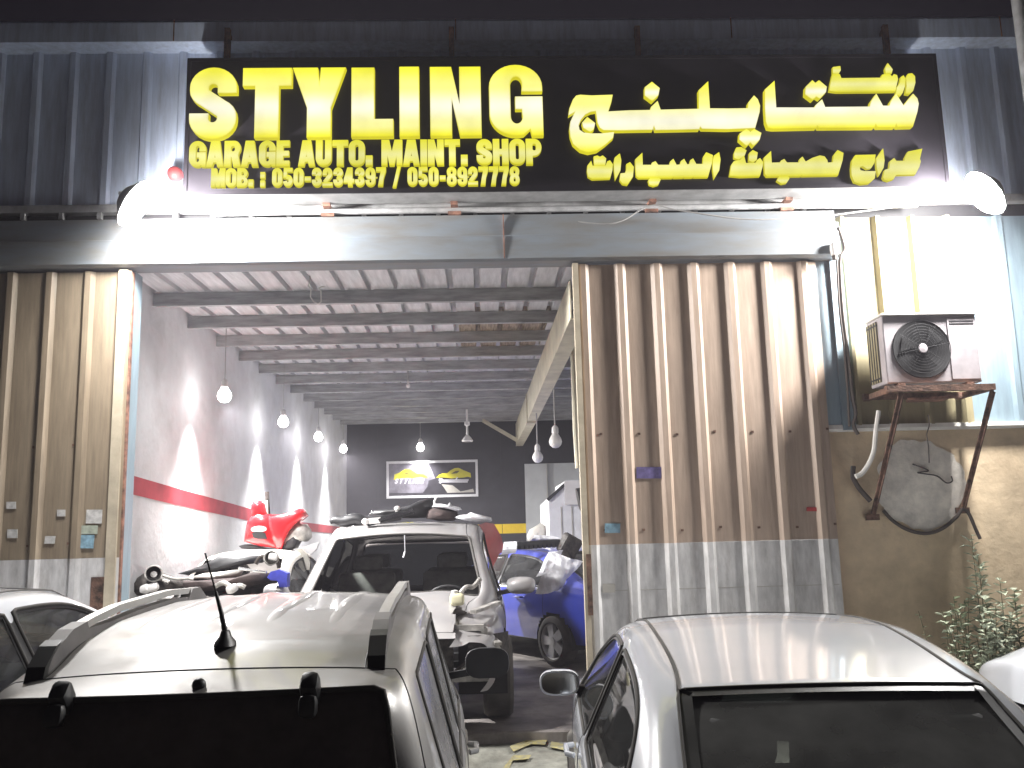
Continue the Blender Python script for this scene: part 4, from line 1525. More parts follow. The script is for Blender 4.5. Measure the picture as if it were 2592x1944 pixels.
weed('tall weed with pale spiky leaves against the plaster wall', gpt(2490, 1600, 7.15), 3, .18, .019, (W(2480, 1345, y=7.15).z - gz(7.15), 64), M['leaf_dusty'], 3, .05, 'weeds along the plaster wall')
weed('dark upright weed left of the tall spiky one, near the strut foot', gpt(2425, 1600, 7.25), 5, .12, .024, (W(2425, 1480, y=7.25).z - gz(7.25), 30), M['leaf'], 5, .10, 'weeds along the plaster wall')
weed('bushy pale green weed at the right edge of the wall', gpt(2570, 1600, 7.10), 12, .15, .030, (W(2570, 1450, y=7.1).z - gz(7.1), 46), M['leaf_dusty'], 9, .22, 'weeds along the plaster wall')
weed('low bushy weed behind the parked white car', gpt(2490, 1600, 6.95), 14, .13, .026, (W(2490, 1520, y=6.95).z - gz(6.95), 40), M['leaf_dusty'], 12, .22, 'weeds along the plaster wall')
weed('thin dry weed close to the door end of the plaster wall', gpt(2395, 1600, 7.2), 4, .09, .014, (W(2395, 1540, y=7.2).z - gz(7.2), 18), M['leaf'], 15, .14, 'weeds along the plaster wall')
# pale pole at the right edge of the view
mb = MB()
p = W(2588, 200, y=7.0)
mb.tube([(p.x + .05, 7.0, 0.25), (p.x + .05, 7.0, 8.5)], .055, 14)
tag(mb.build('lamp_post', M['galv'], smooth=True), 'pale grey pole standing at the right end of the building', 'pole')

# ------------------------------------------------------------------ white enclosure at the back right of the garage
def cz(p): return (1240 + p[0] * .30127, 880 + p[1] * .30127)


EY = 14.5
t = thing('metal_enclosure', 'tall white metal enclosure with a sloping dark-edged side, inside the garage on the right', 'enclosure', (0, 0, 0))
q = [W(*cz(p), y=EY) for p in [(495, 1290), (640, 1150), (640, 1116), (860, 1110)]]
low = ZF
mb = MB()
mb.prism([q[0], q[1], q[2], q[3], Vector((q[3].x, EY, low)), Vector((q[0].x, EY, low))], (0, 2.2, 0))
mb.build('body', M['white_box'], t)
mb = MB()
mb.bar(q[0] + Vector((-.02, -.01, .02)), q[1] + Vector((0, -.01, .02)), .05, .05)
mb.build('edge_trim', M['trim'], t)
r0, r1 = W(*cz((632, 1320)), y=EY - .05), W(*cz((760, 1118)), y=EY - .05)
mb = MB()
mb.span((r0.x, EY - .06, r0.z), (q[3].x - .02, EY - .005, r1.z))
mb.build('hood', M['porcelain'], t)
mb = MB()
for px in (600, 690):
    xx = W(*cz((px, 1400)), y=EY).x
    mb.span((xx - .008, EY - .012, low), (xx + .008, EY - .002, r0.z - .03))
mb.build('door_gap', M['card'], t)
# dark wall reel beside the brown door, with a bright rim
p = W(*cz((772, 1270)), y=9.6)
t = thing('wall_reel', 'black reel with a bright rim just inside the brown door', 'reel', p, (0, R(80), 0))
mb = MB(); mb.lathe([(.001, -.04), (.12, -.04), (.12, .04), (.001, .04)], 24); mb.build('drum', M['black'], t, smooth=True)
mb = MB(); mb.tube([(.125 * math.cos(a * .35), .125 * math.sin(a * .35), .045) for a in range(19)], .008, 6, caps=False); mb.build('rim', M['chrome'], t, smooth=True)
# ------------------------------------------------------------------ vehicles
def S(yb, xb, zb, yt, xt, zt, zc, yc=None, f=.86, rail=.10, bul=.012, sill=.30):
    """One cross-section: rows 0-5 up the side, then three points across the top to the centre line."""
    yc = yt if yc is None else yc
    r0 = (xb - .07, yb, sill)
    r1 = (xb + .005, yb, sill + (zb - sill) * .52)
    r2 = (xb - .012, yb, zb)
    r3 = (xb - .045, yb + (yt - yb) * .08, zb + .035)
    r5 = (xt, yt, zt)
    r4 = tuple(r3[i] + (r5[i] - r3[i]) * f for i in range(3))
    r4 = (r4[0] + bul, r4[1], r4[2])
    xi = xt - rail
    t0 = (xi, yt + (yc - yt) * .12, zt + (zc - zt) * .32)
    t1 = (xi * .55, yt + (yc - yt) * .70, zt + (zc - zt) * .80)
    t2 = (0, yc, zc)
    return [r0, r1, r2, r3, r4, r5, t0, t1, t2]


def car_cage(st, side_tag, top_tag, rear_tag, front_tag, rear_bulge=.07, front_bulge=.10, cap_x=.84):
    """Box-topology cage: SIDE x TOP x REAR x FRONT, mirrored; returns verts, faces, tags."""
    V, F, T = [], [], []
    idx = {}

    def v(p):
        k = (round(p[0], 5), round(p[1], 5), round(p[2], 5))
        if k not in idx:
            idx[k] = len(V)
            V.append(Vector(p))
        return idx[k]

    def quad_(a, b, c, d, t):
        q = [v(a), v(b), v(c), v(d)]
        if len(set(q)) == 4:
            F.append(q); T.append(t)
        elif len(set(q)) == 3:
            s = []
            for i in q:
                if i not in s: s.append(i)
            F.append(s); T.append(t)
    n = len(st)
    for sg in (1, -1):
        m = lambda p: (p[0] * sg, p[1], p[2])
        def Q(a, b, c, d, t):
            if sg > 0: quad_(m(a), m(b), m(c), m(d), t)
            else: quad_(m(d), m(c), m(b), m(a), t)
        for i in range(n - 1):
            for r in range(5):
                Q(st[i][r], st[i + 1][r], st[i + 1][r + 1], st[i][r + 1], side_tag(i, r))
            for r in range(5, 8):
                Q(st[i][r], st[i + 1][r], st[i + 1][r + 1], st[i][r + 1], top_tag(i, r - 5))
        for (s, sgn, bulge, tg, flip) in ((st[0], -1, rear_bulge, rear_tag, True), (st[-1], 1, front_bulge, front_tag, False)):
            g_ = []
            for r in range(5):
                x = s[r][0]
                g_.append([s[r], (x * cap_x, s[r][1] + sgn * bulge * .45, s[r][2]), (x * cap_x * .55, s[r][1] + sgn * bulge * .85, s[r][2]), (0, s[r][1] + sgn * bulge, s[r][2])])
            g_.append([s[5], s[6], s[7], s[8]])
            for r in range(5):
                for c in range(3):
                    a, b, c_, d = g_[r][c], g_[r][c + 1], g_[r + 1][c + 1], g_[r + 1][c]
                    if flip: Q(b, a, d, c_, tg(r, c))
                    else: Q(a, b, c_, d, tg(r, c))
    return V, F, T


def subdivide(V, F, T, names, levels=3, crease=1.0, sharp=()):
    me = bpy.data.meshes.new('cage')
    me.from_pydata([tuple(p) for p in V], [], F)
    for nme in names:
        me.materials.append(bpy.data.materials[0])
    me.polygons.foreach_set('material_index', [names.index(t) for t in T])
    me.polygons.foreach_set('use_smooth', [True] * len(F))
    ef = {}
    for fi, p in enumerate(me.polygons):
        for k in p.edge_keys:
            ef.setdefault(k, []).append(T[fi])
    at = me.attributes.new('crease_edge', 'FLOAT', 'EDGE')
    cr = []
    for e in me.edges:
        ts = ef.get(tuple(sorted(e.vertices)), [])
        c = 0.0
        if len(ts) == 2 and ts[0] != ts[1]:
            g = [t.startswith('glass') for t in ts]
            c = crease if (g[0] != g[1]) else 0.0
        cr.append(c)
    at.data.foreach_set('value', cr)
    nf = {}
    for fi, p in enumerate(me.polygons):
        for i in p.vertices: nf.setdefault(i, []).append(T[fi])
    vc = me.attributes.new('crease_vert', 'FLOAT', 'POINT')
    vc.data.foreach_set('value', [0.75 if (sum(t.startswith('glass') for t in nf.get(i, [])) == 1 and len(nf.get(i, [])) == 4) else 0.0 for i in range(len(me.vertices))])
    ob = bpy.data.objects.new('cage', me)
    COL.objects.link(ob)
    md = ob.modifiers.new('s', 'SUBSURF')
    md.levels = levels
    md.render_levels = levels
    md.boundary_smooth = 'PRESERVE_CORNERS'
    dg = bpy.context.evaluated_depsgraph_get()
    out = bpy.data.meshes.new_from_object(ob.evaluated_get(dg))
    bpy.data.objects.remove(ob)
    bpy.data.meshes.remove(me)
    return out


def split(me, names, skip=()):
    """Subdivided body -> {tag: (verts, faces, normals)}"""
    co = [v.co.copy() for v in me.vertices]
    no = [v.normal.copy() for v in me.vertices]
    parts = {}
    for p in me.polygons:
        parts.setdefault(names[p.material_index], []).append(list(p.vertices))
    return co, no, parts


def piece(co, no, faces, name, m, parent, push=0.0):
    mp, vs, ns, fs = {}, [], [], []
    for f in faces:
        q = []
        for i in f:
            if i not in mp:
                mp[i] = len(vs)
                vs.append(tuple(co[i] + no[i] * push))
                ns.append(tuple(no[i]))
            q.append(mp[i])
        fs.append(q)
    me = bpy.data.meshes.new(name)
    me.from_pydata(vs, [], fs)
    me.polygons.foreach_set('use_smooth', [True] * len(fs))
    me.normals_split_custom_set_from_vertices(ns)
    return link(name, me, m, parent)


def border(faces):
    cnt = {}
    for f in faces:
        for a, b in zip(f, f[1:] + f[:1]):
            k = (min(a, b), max(a, b))
            cnt[k] = cnt.get(k, 0) + 1
    adj = {}
    for (a, b), c in cnt.items():
        if c == 1:
            adj.setdefault(a, []).append(b)
            adj.setdefault(b, []).append(a)
    loops, seen = [], set()
    for s in adj:
        if s in seen: continue
        loop, cur, prev = [s], s, None
        seen.add(s)
        while True:
            nx = [k for k in adj[cur] if k != prev and k not in seen]
            if not nx: break
            prev, cur = cur, nx[0]
            seen.add(cur)
            loop.append(cur)
        loops.append(loop)
    return loops


def seam(co, no, faces, r, name, m, parent, push=0.0, keep=None, n=6):
    """A rubber seal or dark joint along the border of a panel, one object per run."""
    o = None
    for lp in border(faces):
        pts = [co[i] + no[i] * push for i in lp]
        pts.append(pts[0])
        runs, run = [], []
        for p in pts:
            if keep is None or keep(p): run.append(p)
            else:
                runs.append(run)
                run = []
        runs.append(run)
        for run in runs:
            if len(run) > 2:
                mb = MB()
                mb.tube(run, r, n, caps=keep is not None)
                o = mb.build(name, m, parent, smooth='all')
    return o


def frit(co, no, faces, w, name, m, parent, push=.0015):
    """Black printed band round a pane: quads from the pane's border inwards."""
    mb = MB()
    fc = {}
    for f in faces:
        for i in f: fc.setdefault(i, []).append(f)
    cen_all = sum((co[i] for f in faces for i in f), Vector()) / sum(len(f) for f in faces)
    for lp in border(faces):
        k = len(lp)
        P = [co[i] + no[i] * push for i in lp]
        N_ = [no[i] for i in lp]
        inn = []
        for j in range(k):
            t = (P[(j + 1) % k] - P[j - 1]).normalized()
            d = N_[j].cross(t).normalized()
            if d.dot(cen_all - P[j]) < 0: d = -d
            t1, t0 = (P[(j + 1) % k] - P[j]).normalized(), (P[j] - P[j - 1]).normalized()
            c = max(.45, math.sqrt(max(0.01, (1 + t0.dot(t1)) / 2)))
            inn.append(P[j] + d * (w / c) + N_[j] * .0005)
        base = len(mb.v)
        mb.add(P + inn, [(j, (j + 1) % k, k + (j + 1) % k, k + j) for j in range(k)])
    return mb.build(name, m, parent, smooth='all', fix=False)


def wheel(parent, x, y, z, r, w=.21, spokes=5, m_t=None):
    t = bpy.data.objects.new('wheel', None)
    COL.objects.link(t)
    t.parent = parent
    t.location = (x, y, z)
    sg = 1 if x > 0 else -1
    mt = Matrix.Rotation(R(90 * sg), 4, 'Y')
    rim = r * .70
    mb = MB()
    prof = [(rim, -w / 2 + .02), (rim + .02, -w / 2), (r - .03, -w / 2 + .005), (r - .004, -w / 2 + .03), (r, 0), (r - .004, w / 2 - .03), (r - .03, w / 2 - .005), (rim + .02, w / 2), (rim, w / 2 - .02)]
    mb.lathe(prof, 44, mt)
    mb.build('tyre', M['tyre'], t, smooth=True)
    mb = MB()
    mb.lathe([(rim * .86, -w / 2 + .02), (rim * .90, w / 2 - .07), (rim * .97, w / 2 - .025), (rim * 1.01, w / 2 - .012), (rim * 1.01, w / 2 - .03)], 40, mt)
    for k in range(spokes):
        a = k * 2 * math.pi / spokes + .3
        d, s_ = Vector((math.cos(a), math.sin(a), 0)), Vector((-math.sin(a), math.cos(a), 0))
        z0_, z1_ = w / 2 - .055, w / 2 - .03
        q = [d * .02 + s_ * -.045, d * .02 + s_ * .045, d * rim * .93 + s_ * .062, d * rim * .93 - s_ * .062]
        mb.add([mt @ (p + Vector((0, 0, z1_ + (.012 if i < 2 else 0)))) for i, p in enumerate(q)] + [mt @ (p + Vector((0, 0, z0_ - .02))) for p in q],
               [(0, 1, 2, 3), (4, 7, 6, 5), (0, 4, 5, 1), (1, 5, 6, 2), (2, 6, 7, 3), (3, 7, 4, 0)])
    mb.lathe([(.001, w / 2 - .012), (.05, w / 2 - .014), (.06, w / 2 - .05)], 20, mt)
    mb.build('rim', M['alloy'], t, smooth=True)
    mb = MB()
    mb.lathe([(.001, -.01), (rim * .86, -.01), (rim * .86, -.03)], 24, mt)
    mb.build('brake_disc', M['trim'], t)
    return t


def mirror_part(parent, sg, y, z, x, shell, size=(.20, .10, .13), face=True):
    """Door mirror; its glass looks backwards (-y)."""
    w, d, h = size
    mb = MB()
    mb.ball((0, 0, 0), 1.0, 20, 12)
    out = []
    for p in mb.v:
        q = Vector((abs(p.x) ** .62 * (1 if p.x > 0 else -1) * w / 2, p.y * d, abs(p.z) ** .70 * (1 if p.z > 0 else -1) * h / 2))
        if q.y < -.015: q.y = -.015          # flat rear
        out.append(q + Vector((sg * x, y, z)))
    mb.v = out
    o = mb.build('door_mirror', shell, parent, smooth=True)
    if face:
        mf = MB()
        pts = []
        for k in range(32):
            a = 2 * math.pi * k / 32
            pts.append(Vector((abs(math.cos(a)) ** .62 * math.copysign(w * .44, math.cos(a)) + sg * x, y - .018, abs(math.sin(a)) ** .7 * math.copysign(h * .41, math.sin(a)) + z)))
        mf.add(pts, [tuple(range(32))])
        f = mf.build('mirror_glass', M['mirror_face'], o, fix=False)
    ar = MB()
    ar.bar((sg * (x - w * .35), y + .02, z - h * .28), (sg * (x - w * .5 - .09), y + .06, z - h * .42), .05, .04)
    ar.build('mirror_arm', M['black'], o)
    return o


def seats(parent, rows, m, zs=.45, w=.50):
    for (y, xs) in rows:
        for x in xs:
            mb = MB()
            mb.box((x, y, zs + .09), (w, .50, .16), bev=.05)
            mb.box((x, y - .24, zs + .42), (w, .13, .58), rot=(R(14), 0, 0), bev=.05)
            mb.box((x, y - .34, zs + .80), (w * .52, .09, .17), rot=(R(10), 0, 0), bev=.04)
            mb.build('seat', m, parent, smooth=True)


def cut_wells(co, faces, wells, x_min=.55):
    out = []
    for f in faces:
        c = sum((co[i] for i in f), Vector()) / len(f)
        if any(abs(c.x) > x_min and (c.y - wy) ** 2 + (c.z - wz) ** 2 < wr * wr for (wy, wz, wr) in wells): continue
        out.append(f)
    return out


def well_parts(parent, xw, wells, m_in, lip_m):
    for (wy, wz, wr) in wells:
        for sg in (1, -1):
            mb = MB()
            a0_, a1_ = -.25, math.pi + .25
            vs, fs = [], []
            for k in range(25):
                a = a0_ + (a1_ - a0_) * k / 24
                p = Vector((0, wy + (wr + .012) * math.cos(a), wz + (wr + .012) * math.sin(a)))
                vs += [p + Vector((sg * (xw - .02), 0, 0)), p + Vector((sg * (xw - .38), 0, 0))]
            for k in range(24):
                fs.append((2 * k, 2 * k + 2, 2 * k + 3, 2 * k + 1))
            vs.append(Vector((sg * (xw - .38), wy, wz)))
            c = len(vs) - 1
            fs += [(2 * k + 1, 2 * k + 3, c) for k in range(24)]
            mb.add(vs, fs)
            mb.build('wheel_well', m_in, parent)


# ------------------------------------------------------------------ the saloon shape shared by the parked white cars
SED = [
    S(.06, .80, .86, .10, .70, .985, 1.00, .02, rail=.10),
    S(.45, .87, .90, .38, .74, 1.025, 1.045, .34, rail=.12),
    S(.82, .885, .93, .60, .72, 1.055, 1.075, .55, rail=.12),
    S(1.12, .89, .945, .98, .665, 1.225, 1.245, .93, f=.40, rail=.085),
    S(1.36, .89, .945, 1.36, .615, 1.385, 1.415, 1.31, f=.84, rail=.075),
    S(1.80, .89, .94, 1.80, .615, 1.43, 1.468, f=.88, rail=.075),
    S(2.20, .89, .935, 2.16, .62, 1.437, 1.478, f=.885, rail=.075),
    S(2.275, .89, .935, 2.225, .62, 1.437, 1.478, f=.885, rail=.075),
    S(2.72, .89, .93, 2.55, .612, 1.42, 1.468, f=.88, rail=.075),
    S(3.02, .89, .925, 2.88, .60, 1.375, 1.425, 2.80, f=.86, rail=.075),
    S(3.20, .885, .92, 3.32, .655, 1.19, 1.225, 3.22, f=.74, rail=.075),
    S(3.40, .88, .91, 3.70, .705, 1.00, 1.045, 3.58, f=.5, rail=.10),
    S(4.05, .84, .82, 4.10, .64, .86, .90, rail=.10),
    S(4.38, .72, .66, 4.42, .55, .70, .73, 4.46, rail=.10),
]


def sed_side(i, r):
    if r == 3 and i in (3, 4, 5): return 'glass_rear_door'
    if r == 3 and i == 6: return 'pillar'
    if r == 3 and i in (7, 8, 9): return 'glass_front_door'
    if r <= 2 and i in (3, 4, 5, 6): return 'door_rear'
    if r <= 2 and i in (7, 8, 9): return 'door_front'
    return 'body'


def sed_top(i, c):
    if i in (2, 3) and c >= 1: return 'glass_rear'
    if i in (9, 10) and c >= 1: return 'glass_windscreen'
    if 4 <= i <= 8 and c >= 1: return 'roof'
    if i in (0, 1): return 'boot'
    if i >= 11 and c >= 1: return 'bonnet'
    return 'body'


def sed_rear(r, c): return 'boot' if r in (3, 4) else ('body' if r > 0 else 'bumper')
def sed_front(r, c): return 'body' if r > 1 else 'bumper'


def sedan(name, label, cat, paint, glass, group=None, cabin=True, levels=3, missing=(), handle=True):
    t = thing(name, label, cat, (0, 0, 0), (0, 0, 0), group)
    V, F, T = car_cage(SED, sed_side, sed_top, sed_rear, sed_front)
    names = sorted(set(T))
    me = subdivide(V, F, T, names, levels)
    co, no, P = split(me, names)
    wells = [(.92, .32, .355), (3.58, .32, .355)]
    for nme, fs in P.items():
        if nme in missing: continue
        if nme.startswith('glass'):
            for k, lp_faces in enumerate(components(fs)):
                side = '' 
                pn = {'glass_rear_door': 'side_window', 'glass_front_door': 'side_window', 'glass_rear': 'rear_window', 'glass_windscreen': 'windscreen'}[nme]
                g = piece(co, no, lp_faces, pn, M['glass_hazy'] if nme == 'glass_rear' else glass, t, -.004)
                frit(co, no, lp_faces, .050 if nme in ('glass_rear', 'glass_windscreen') else .022, 'window_border', M['black'], g, -.002)
                seam(co, no, lp_faces, .006 if nme in ('glass_rear', 'glass_windscreen') else .010, 'window_seal', M['rubber'], g, .0)
        else:
            fs = cut_wells(co, fs, wells)
            m = M['black'] if nme == 'pillar' else paint
            for cf in (components(fs) if nme in ('door_rear', 'door_front', 'pillar') else [fs]):
                o = piece(co, no, cf, nme, m, t)
                if nme in ('door_rear', 'door_front'):
                    seam(co, no, cf, .0035, 'door_gap', M['trim'], o, -.001, keep=lambda p: p.z < 1.0)
                elif nme in ('roof', 'boot', 'bonnet'):
                    if nme == 'roof':
                        for sg in (1, -1):
                            seam(co, no, cf, .009, 'roof_seam', M['rubber'], o, -.002, keep=lambda p: p.x * sg > .50)
                    else:
                        seam(co, no, cf, .004, 'panel_gap', M['rubber'], o, -.002)
    for wy in (.92, 3.58):
        for sg in (1, -1):
            wheel(t, sg * .80, wy, .315, .315)
    well_parts(t, .88, wells, M['dark'], paint)
    for sg in (1, -1):
        mirror_part(t, sg, 3.06, 1.03, .945, paint, (.22, .11, .135))
        if handle:
            for hy in (1.62, 2.55):
                mb = MB()
                mb.tube([(sg * .893, hy - .09, .83), (sg * .925, hy - .07, .832), (sg * .928, hy + .06, .83), (sg * .893, hy + .09, .826)], .014, 8)
                mb.build('door_handle', paint, t, smooth=True)
        mb = MB()
        mb.grid(lambda u, v: Vector((sg * (.60 + .20 * u), .035 + .10 * u ** 3 + .012, .72 + .15 * v)), 6, 4)
        mb.build('tail_lamp', M['lamp_red'], t, smooth='all', fix=False)
    if cabin:
        mb = MB()
        mb.box((0, 2.1, .40), (1.55, 2.9, .06)).box((0, 3.30, .80), (1.42, .45, .22), bev=.06).box((0, .98, .93), (1.25, .60, .03))
        mb.build('cabin_floor', M['trim'], t)
        seats(t, [(2.40, (-.37, .37)), (1.55, (-.36, .36))], M['seat'])
        mb = MB()
        mb.tube([(-.37 + .18 * math.cos(a * .3142), 2.96 + .06 * math.sin(a * .3142), .88 + .17 * math.sin(a * .3142)) for a in range(21)], .016, 8, caps=False)
        mb.build('steering_wheel', M['trim'], t, smooth=True)
        mb = MB()
        mb.box((0, 2.92, 1.29), (.22, .03, .07), bev=.01)
        mb.build('inner_mirror', M['trim'], t)
    return t


def components(fs):
    par = {}

    def find(a):
        while par[a] != a:
            par[a] = par[par[a]]
            a = par[a]
        return a
    for f in fs:
        for i in f: par.setdefault(i, i)
        for i in f[1:]:
            par[find(i)] = find(f[0])
    g = {}
    for f in fs: g.setdefault(find(f[0]), []).append(f)
    return list(g.values())


def place(o, x, y, head, zl=None, wb=(.9, 3.6), s=1.0, z=None, roll=0):
    """Stands a car (rear bumper at x, y; heading in degrees clockwise from +y) on the sloping driveway."""
    h = R(head)
    d = Vector((math.sin(h), math.cos(h)))
    ya, yb = y + d.y * wb[0] * s, y + d.y * wb[1] * s
    if z is None:
        za, zb_ = gz(ya, x), gz(yb, x)
        pit = math.atan2(zb_ - za, (wb[1] - wb[0]) * s)
        zz = za - math.sin(pit) * wb[0] * s
    else:
        pit, zz = 0, z
    o.rotation_mode = 'XYZ'
    o.rotation_euler = (Matrix.Rotation(-h, 3, 'Z') @ Matrix.Rotation(pit, 3, 'X') @ Matrix.Rotation(R(roll), 3, 'Y')).to_euler('XYZ')
    o.location = (x, y, zz)
    o.scale = (s, s, s)


white1 = sedan('white_saloon', 'white saloon parked in front of the brown door, seen from behind', 'car', M['white_paint'], M['glass'], 'white cars parked outside')
place(white1, 1.14, 2.05, 4.0)
white2 = copy_tree(white1)
white2['label'] = 'white car at the left, half hidden by the silver off-roader'
place(white2, -3.15, 2.35, 1.0, s=1.115)
white3 = copy_tree(white1)
white3['label'] = 'white car at the right edge with only its bonnet and black mirror in view'
place(white3, 4.12, 2.2, 1.0)
for ch in white3.children:
    if ch.name.startswith('door_mirror'):
        ch.data = ch.data.copy()
        ch.data.materials[0] = M['black']

# ------------------------------------------------------------------ silver off-roader
SUV = [
    S(.04, .84, .95, .40, .625, 1.535, 1.580, .30, f=.87, rail=.085, bul=.0, sill=.42),
    S(.30, .885, 1.01, .58, .645, 1.590, 1.640, .50, f=.84, rail=.095, sill=.42),
    S(.52, .89, 1.015, .72, .655, 1.620, 1.672, .66, f=.84, rail=.095, sill=.42),
    S(1.00, .895, 1.01, 1.04, .67, 1.658, 1.706, f=.85, rail=.095, sill=.40),
    S(1.07, .895, 1.01, 1.10, .67, 1.661, 1.709, f=.85, rail=.095, sill=.40),
    S(1.82, .895, .995, 1.80, .675, 1.678, 1.724, f=.86, rail=.095, sill=.38),
    S(1.89, .895, .995, 1.86, .675, 1.678, 1.724, f=.86, rail=.095, sill=.38),
    S(2.45, .895, .985, 2.25, .665, 1.662, 1.710, f=.86, rail=.08, sill=.38),
    S(2.80, .895, .98, 2.58, .65, 1.612, 1.666, 2.48, f=.85, rail=.065, sill=.38),
    S(2.98, .89, .975, 2.98, .70, 1.36, 1.40, 2.86, f=.78, rail=.065, sill=.38),
    S(3.15, .885, .97, 3.38, .765, 1.065, 1.11, 3.26, f=.5, rail=.07, sill=.38),
    S(3.98, .86, .92, 4.00, .70, .965, 1.01, rail=.11, sill=.40),
    S(4.28, .76, .76, 4.32, .60, .80, .84, 4.40, rail=.10, sill=.42),
]
SUV[0][4] = (.700, .235, 1.522)


def suv_side(i, r):
    if r == 3 and i in (1, 2): return 'glass_quarter'
    if r == 3 and i in (4,): return 'glass_rear_door'
    if r == 3 and i in (3, 5): return 'pillar'
    if r == 3 and i in (6, 7, 8, 9): return 'glass_front_door'
    if r <= 2 and i in (3, 4, 5): return 'door_rear'
    if r <= 2 and i in (6, 7, 8, 9): return 'door_front'
    return 'body'


def suv_top(i, c):
    if i in (8, 9) and c >= 1: return 'glass_windscreen'
    if 0 <= i <= 7 and c >= 1: return 'roof'
    if i >= 10 and c >= 1: return 'bonnet'
    return 'body'


def suv_rear(r, c):
    if r == 3 and c >= 1: return 'glass_rear'
    if r in (2, 3, 4) and c >= 0: return 'tailgate'
    return 'body' if r > 0 else 'bumper'


def suv_front(r, c): return 'grille' if r in (1, 2, 3) else ('body' if r > 1 else 'bumper')


WN = {'glass_rear_door': 'side_window', 'glass_front_door': 'side_window', 'glass_quarter': 'side_window', 'glass_rear': 'rear_window', 'glass_windscreen': 'windscreen'}


def offroader(name, label, cat, paint, gl, group=None, missing=(), deform=None, extra=True):
    t = thing(name, label, cat, (0, 0, 0), (0, 0, 0), group)
    V, F, T = car_cage(SUV, suv_side, suv_top, suv_rear, suv_front, rear_bulge=.075, cap_x=.86)
    names = sorted(set(T))
    me = subdivide(V, F, T, names, 3)
    co, no, P = split(me, names)
    if deform:
        for i in range(len(co)): co[i] = deform(co[i])
    wells = [(.85, .37, .40), (3.50, .37, .40)]
    for nme, fs in P.items():
        if nme in missing: continue
        if nme.startswith('glass'):
            for cf in components(fs):
                g = piece(co, no, cf, WN[nme], gl[nme], t, -.004)
                seam(co, no, cf, .010, 'window_seal', M['rubber'], g, -.002)
        else:
            fs = cut_wells(co, fs, wells)
            for cf in (components(fs) if nme in ('door_rear', 'door_front', 'pillar') else [fs]):
                o = piece(co, no, cf, nme, gl['pillar'] if nme == 'pillar' else paint, t)
                if nme in ('door_rear', 'door_front'):
                    seam(co, no, cf, .0035, 'door_gap', M['trim'], o, -.001, keep=lambda p: p.z < 1.04)
                elif nme in ('tailgate', 'bonnet', 'roof'):
                    kp = (lambda p: abs(p.x) > .50) if nme == 'roof' and not extra else None
                    if nme == 'tailgate': kp = lambda p: not (abs(p.x) < .62 and 1.02 < p.z < 1.52)
                    seam(co, no, cf, .0035, 'panel_gap', M['trim'], o, -.001, keep=kp)
    for wy in (.85, 3.50):
        for sg in (1, -1):
            wheel(t, sg * .80, wy, .36, .36, .23)
    well_parts(t, .885, wells, M['dark'], paint)
    return t, co, no, P


t, co_, no_, P_ = offroader('silver_offroader', 'dusty silver off-roader with black roof rail feet, parked facing the open garage', 'car', M['silver'],
                            {'glass_rear': M['priv_glass'], 'glass_windscreen': M['glass_dark'], 'glass_rear_door': M['dusty_glass'], 'glass_front_door': M['dusty_glass'], 'glass_quarter': M['dusty_glass'], 'pillar': M['dusty_glass']})
suv = t
for sg in (1, -1):
    # roof rail: bar on two moulded feet
    rx_ = .560
    def zr(y):
        k = [(.35, 1.535), (.45, 1.575), (.60, 1.615), (.80, 1.648), (1.1, 1.674), (1.8, 1.692), (2.25, 1.676), (2.6, 1.61)]
        for (a, b), (c_, d) in zip(k[:-1], k[1:]):
            if y <= c_: return b + (d - b) * (y - a) / (c_ - a)
        return k[-1][1]
    mb = MB()
    pts = [(sg * (rx_ + .01 * math.sin(math.pi * k / 12)), .74 + 1.48 * k / 12, zr(.74 + 1.48 * k / 12) + .052) for k in range(13)]
    for a, b in zip(pts[:-1], pts[1:]):
        mb.bar(a, b, .040, .028)
    o = mb.build('roof_rail', M['rail'], t)
    def side(pts2, m, nm, w=.056):
        mb = MB()
        mb.prism([(sg * (rx_ - w / 2), yy, zr(yy) + dz) for yy, dz in pts2], (sg * w, 0, 0))
        return mb.build(nm, m, o)
    side([(.385, -.03), (.42, .03), (.50, .058), (.62, .074), (.74, .070), (.76, .040), (.98, .02), (.98, -.03), (.6, -.04)], M['rail_grey'], 'rail_foot')
    side([(.365, -.03), (.40, .038), (.48, .068), (.53, .070), (.46, .050), (.425, .02), (.42, -.03)], M['black'], 'rail_end', .060)
    side([(2.0, -.02), (2.12, .062), (2.26, .070), (2.40, .035), (2.52, -.03)], M['rail_grey'], 'rail_foot')
    side([(.9, -.02), (.9, .022), (1.3, .022), (1.8, .022), (2.05, .022), (2.05, -.02), (1.8, -.02), (1.3, -.02)], M['rail_grey'], 'rail_base', .052)
    # tailgate hinges
    mb = MB()
    mb.box((sg * .375, .165, 1.527), (.060, .10, .075), rot=(R(-48), 0, 0), bev=.02)
    mb.box((sg * .375, .115, 1.485), (.058, .05, .07), rot=(R(-15), 0, 0), bev=.02)
    mb.build('tailgate_hinge', M['black'], t, smooth=True)
    mirror_part(t, sg, 2.88, 1.21, 1.03, M['black'], (.27, .12, .18), False)
    for hy in (1.25, 2.10):
        mb = MB()
        mb.tube([(sg * .90, hy - .10, .90), (sg * .935, hy - .08, .902), (sg * .938, hy + .07, .90), (sg * .90, hy + .10, .896)], .015, 8)
        mb.build('door_handle', M['silver'], t, smooth=True)
mb = MB(); mb.ball((.02, .215, 1.545), .022, 14, 8, (1, 1, 1)); mb.build('washer_nozzle', M['black'], t, smooth=True)
mb = MB()
mb.lathe([(.001, .055), (.014, .05), (.02, .03), (.034, .012), (.038, 0)], 16, Matrix.Translation((.03, .50, 1.632)) @ Matrix.Diagonal((1, 1.7, 1, 1)))
an = mb.build('antenna', M['black'], t, smooth=True)
mb = MB()
